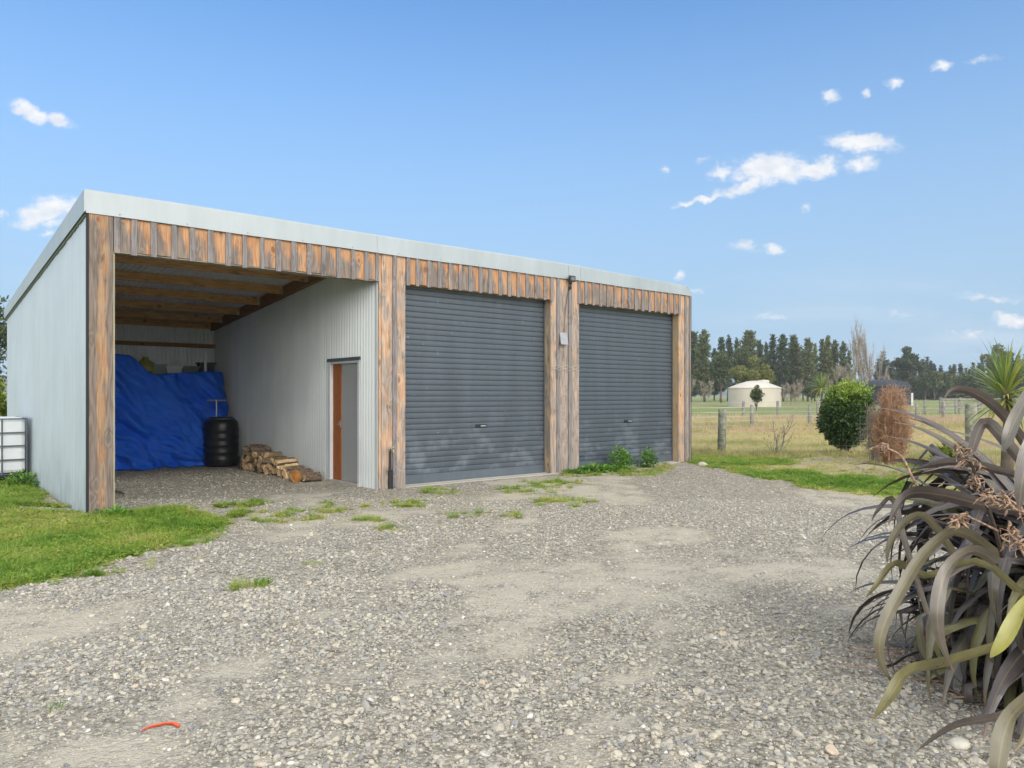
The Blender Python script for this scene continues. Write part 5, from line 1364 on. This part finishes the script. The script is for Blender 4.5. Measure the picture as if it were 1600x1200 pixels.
stalk([(1640, 850, 3.0), (1590, 790, 3.0), (1560, 775, 3.0), (1545, 778, 3.0)], .006, M['pod'], [(.99, 10, 1), (.6, 18, 1.2), (.3, 12, 1.1)])
stalk([(1560, 830, 3.05), (1530, 815, 3.05), (1505, 805, 3.05), (1490, 812, 3.05)], .005, M['pod'], [(.99, 16, 1), (.7, 12, 1)])
stalk([(1620, 900, 3.0), (1590, 850, 3.0), (1575, 830, 3.0)], .006, M['pod'], [(.99, 18, 1.3), (.6, 14, 1.2)])
# cordyline beside the fence
def cordyline(px, Yd, ctr_row, name, label, L0, n, wid, m='cordy', up=False):
    x = AX(px, Yd); zc = AZ(ctr_row, Yd); e = empty(name, (x, Yd, 0), 0, label, 'cabbage tree'); s_ = Straps()
    for k in range(n):
        az = rng.uniform(0, 6.28); f = k/n; e0 = R(88-125*f**1.15)+rng.normal(0, .12); L = L0*rng.uniform(.75, 1.1)
        P, sd_ = arc_leaf((math.cos(az)*.04, math.sin(az)*.04, zc-.22*f), az, e0, L, rng.uniform(.25, .7)+f*.35, 10)
        s_.add(P, sd_, wid*rng.uniform(.8, 1.2), lambda s: (.5+.5*min(s/.3, 1))*max(.03, 1-max(0, (s-.35)/.65)**1.2), float(np.clip(rng.normal(.45, .2)+f*.35, 0, 1)), .15)
    npmesh('crown', s_.V, s_.Q, M[m], e, s_.r, True)
    MB().tube([(0, 0, -.1), (.03, 0, zc*.5), (0, 0, zc)], [.10, .085, .07], 10).build('trunk', M['trunk'], e, True); return e
cordyline(1572, 11.8, 606, 'cabbage_tree', 'yellow green spiky cabbage tree behind the flax', .80, 150, .045)
cordyline(1283, 100, 604, 'cabbage_tree', 'small distant cabbage tree with drooping leaves right of beige tank', 1.9, 120, .13)
# trees behind the shed's far left corner
def bg_left():
    Yd = 32; e_lab = 'dark leafy tree beyond the back corner of the shed'
    lb = lobes(22, (-1.5, 0, 3.6), (2.0, 1.5, 1.9), .8); lb += [(0, 0, 5.3, .6, .6, .5), (-.2, 0, 2.2, .8, .8, .6), (0, 0, 3.6, .8, .8, .7)]
    tb_ = MB(); limbs(tb_, (-1, 0, -.2), lb[:12], .16, (-1, 0, 1.6)); V_, Q_, T_ = blob_crown(lb, 6500, .22, .10, (.5, .22), .3)
    tree('leafy_tree', e_lab, 'tree', (tb_, V_, Q_, T_), (AX(4, Yd), Yd, 0), 'gum')
    Yd = 24; leafy('yellow_shrub', -6, Yd, 1.9, .75, 1800, 'lime', 'yellowish shrub peeping out behind the caged water tank', 'shrub', .22)
bg_left()

# ------------------------------------------------------------------ small things on the ground
pm = MB(); pts = [G(*p) for p in ((221, 1143), (232, 1138), (245, 1135), (258, 1132), (270, 1132), (280, 1137))]
vs, fs = [], []
for i, (x, y) in enumerate(pts):
    w_ = .009 if i < 5 else .013; z = float(height(np.array([x]), np.array([y]))[0])+.010
    vs += [(x, y-w_, z), (x, y+w_, z)]
fs = [(2*i, 2*i+2, 2*i+3, 2*i+1) for i in range(len(pts)-1)]
vs2 = [(a, b, c-.006) for a, b, c in vs]
pm.add(vs+vs2, fs+[tuple(k+len(vs) for k in reversed(f)) for f in fs]); tag(pm.build('paint_mark', M['paint']), 'curved orange spray paint mark on the gravel', 'paint mark')
def rock(px, py, s, label, m):
    x, y = G(px, py); A = iv.copy()
    for j in range(7): d = randdir(1)[0]; A = A-np.outer(np.maximum(A@d-rng.uniform(.55, .8), 0), d)
    o = npmesh('rock', A*np.array([1, .8, .55])*s, np.array(iff), m); o.location = (x, y, float(height(np.array([x]), np.array([y]))[0])+s*.2); tag(o, label, 'rock')
M['rock'] = mat('pale_rock', plain_noise((.42, .40, .35), (.58, .56, .50), 12, .9, 5, .01)); M['rock_d'] = mat('dark_rock', plain_noise((.10, .11, .12), (.17, .18, .19), 15, .85, 5, .006))
rock(1099, 728, .13, 'pale rock on the gravel edge near the end of the shed', M['rock'])
rock(1495, 1165, .055, 'pale rock under the flax leaves', M['rock'])
st = MB().tube([(*G(177, 770), .03), (*G(186, 772), .035), (*G(195, 775), .03)], [.02, .018, .01], 7).build('stick', M['trunk']); tag(st, 'short brown stick on the gravel just inside the open bay', 'stick')

# ------------------------------------------------------------------ air
hb = MB().box(-600, 600, -40, 700, -1.6, 40).build('haze', [])
hm = bpy.data.materials.new('haze'); hm.use_nodes = True; ht = hm.node_tree; ht.nodes.remove(ht.nodes['Principled BSDF'])
hp = ht.nodes.new('ShaderNodeVolumePrincipled'); hp.inputs['Color'].default_value = (.86, .91, 1, 1); hp.inputs['Density'].default_value = HAZE
ht.links.new(hp.outputs[0], ht.nodes['Material Output'].inputs['Volume'])
hb.data.materials.append(hm); tag(hb, 'thin pale haze over the paddocks', 'haze', kind='stuff')
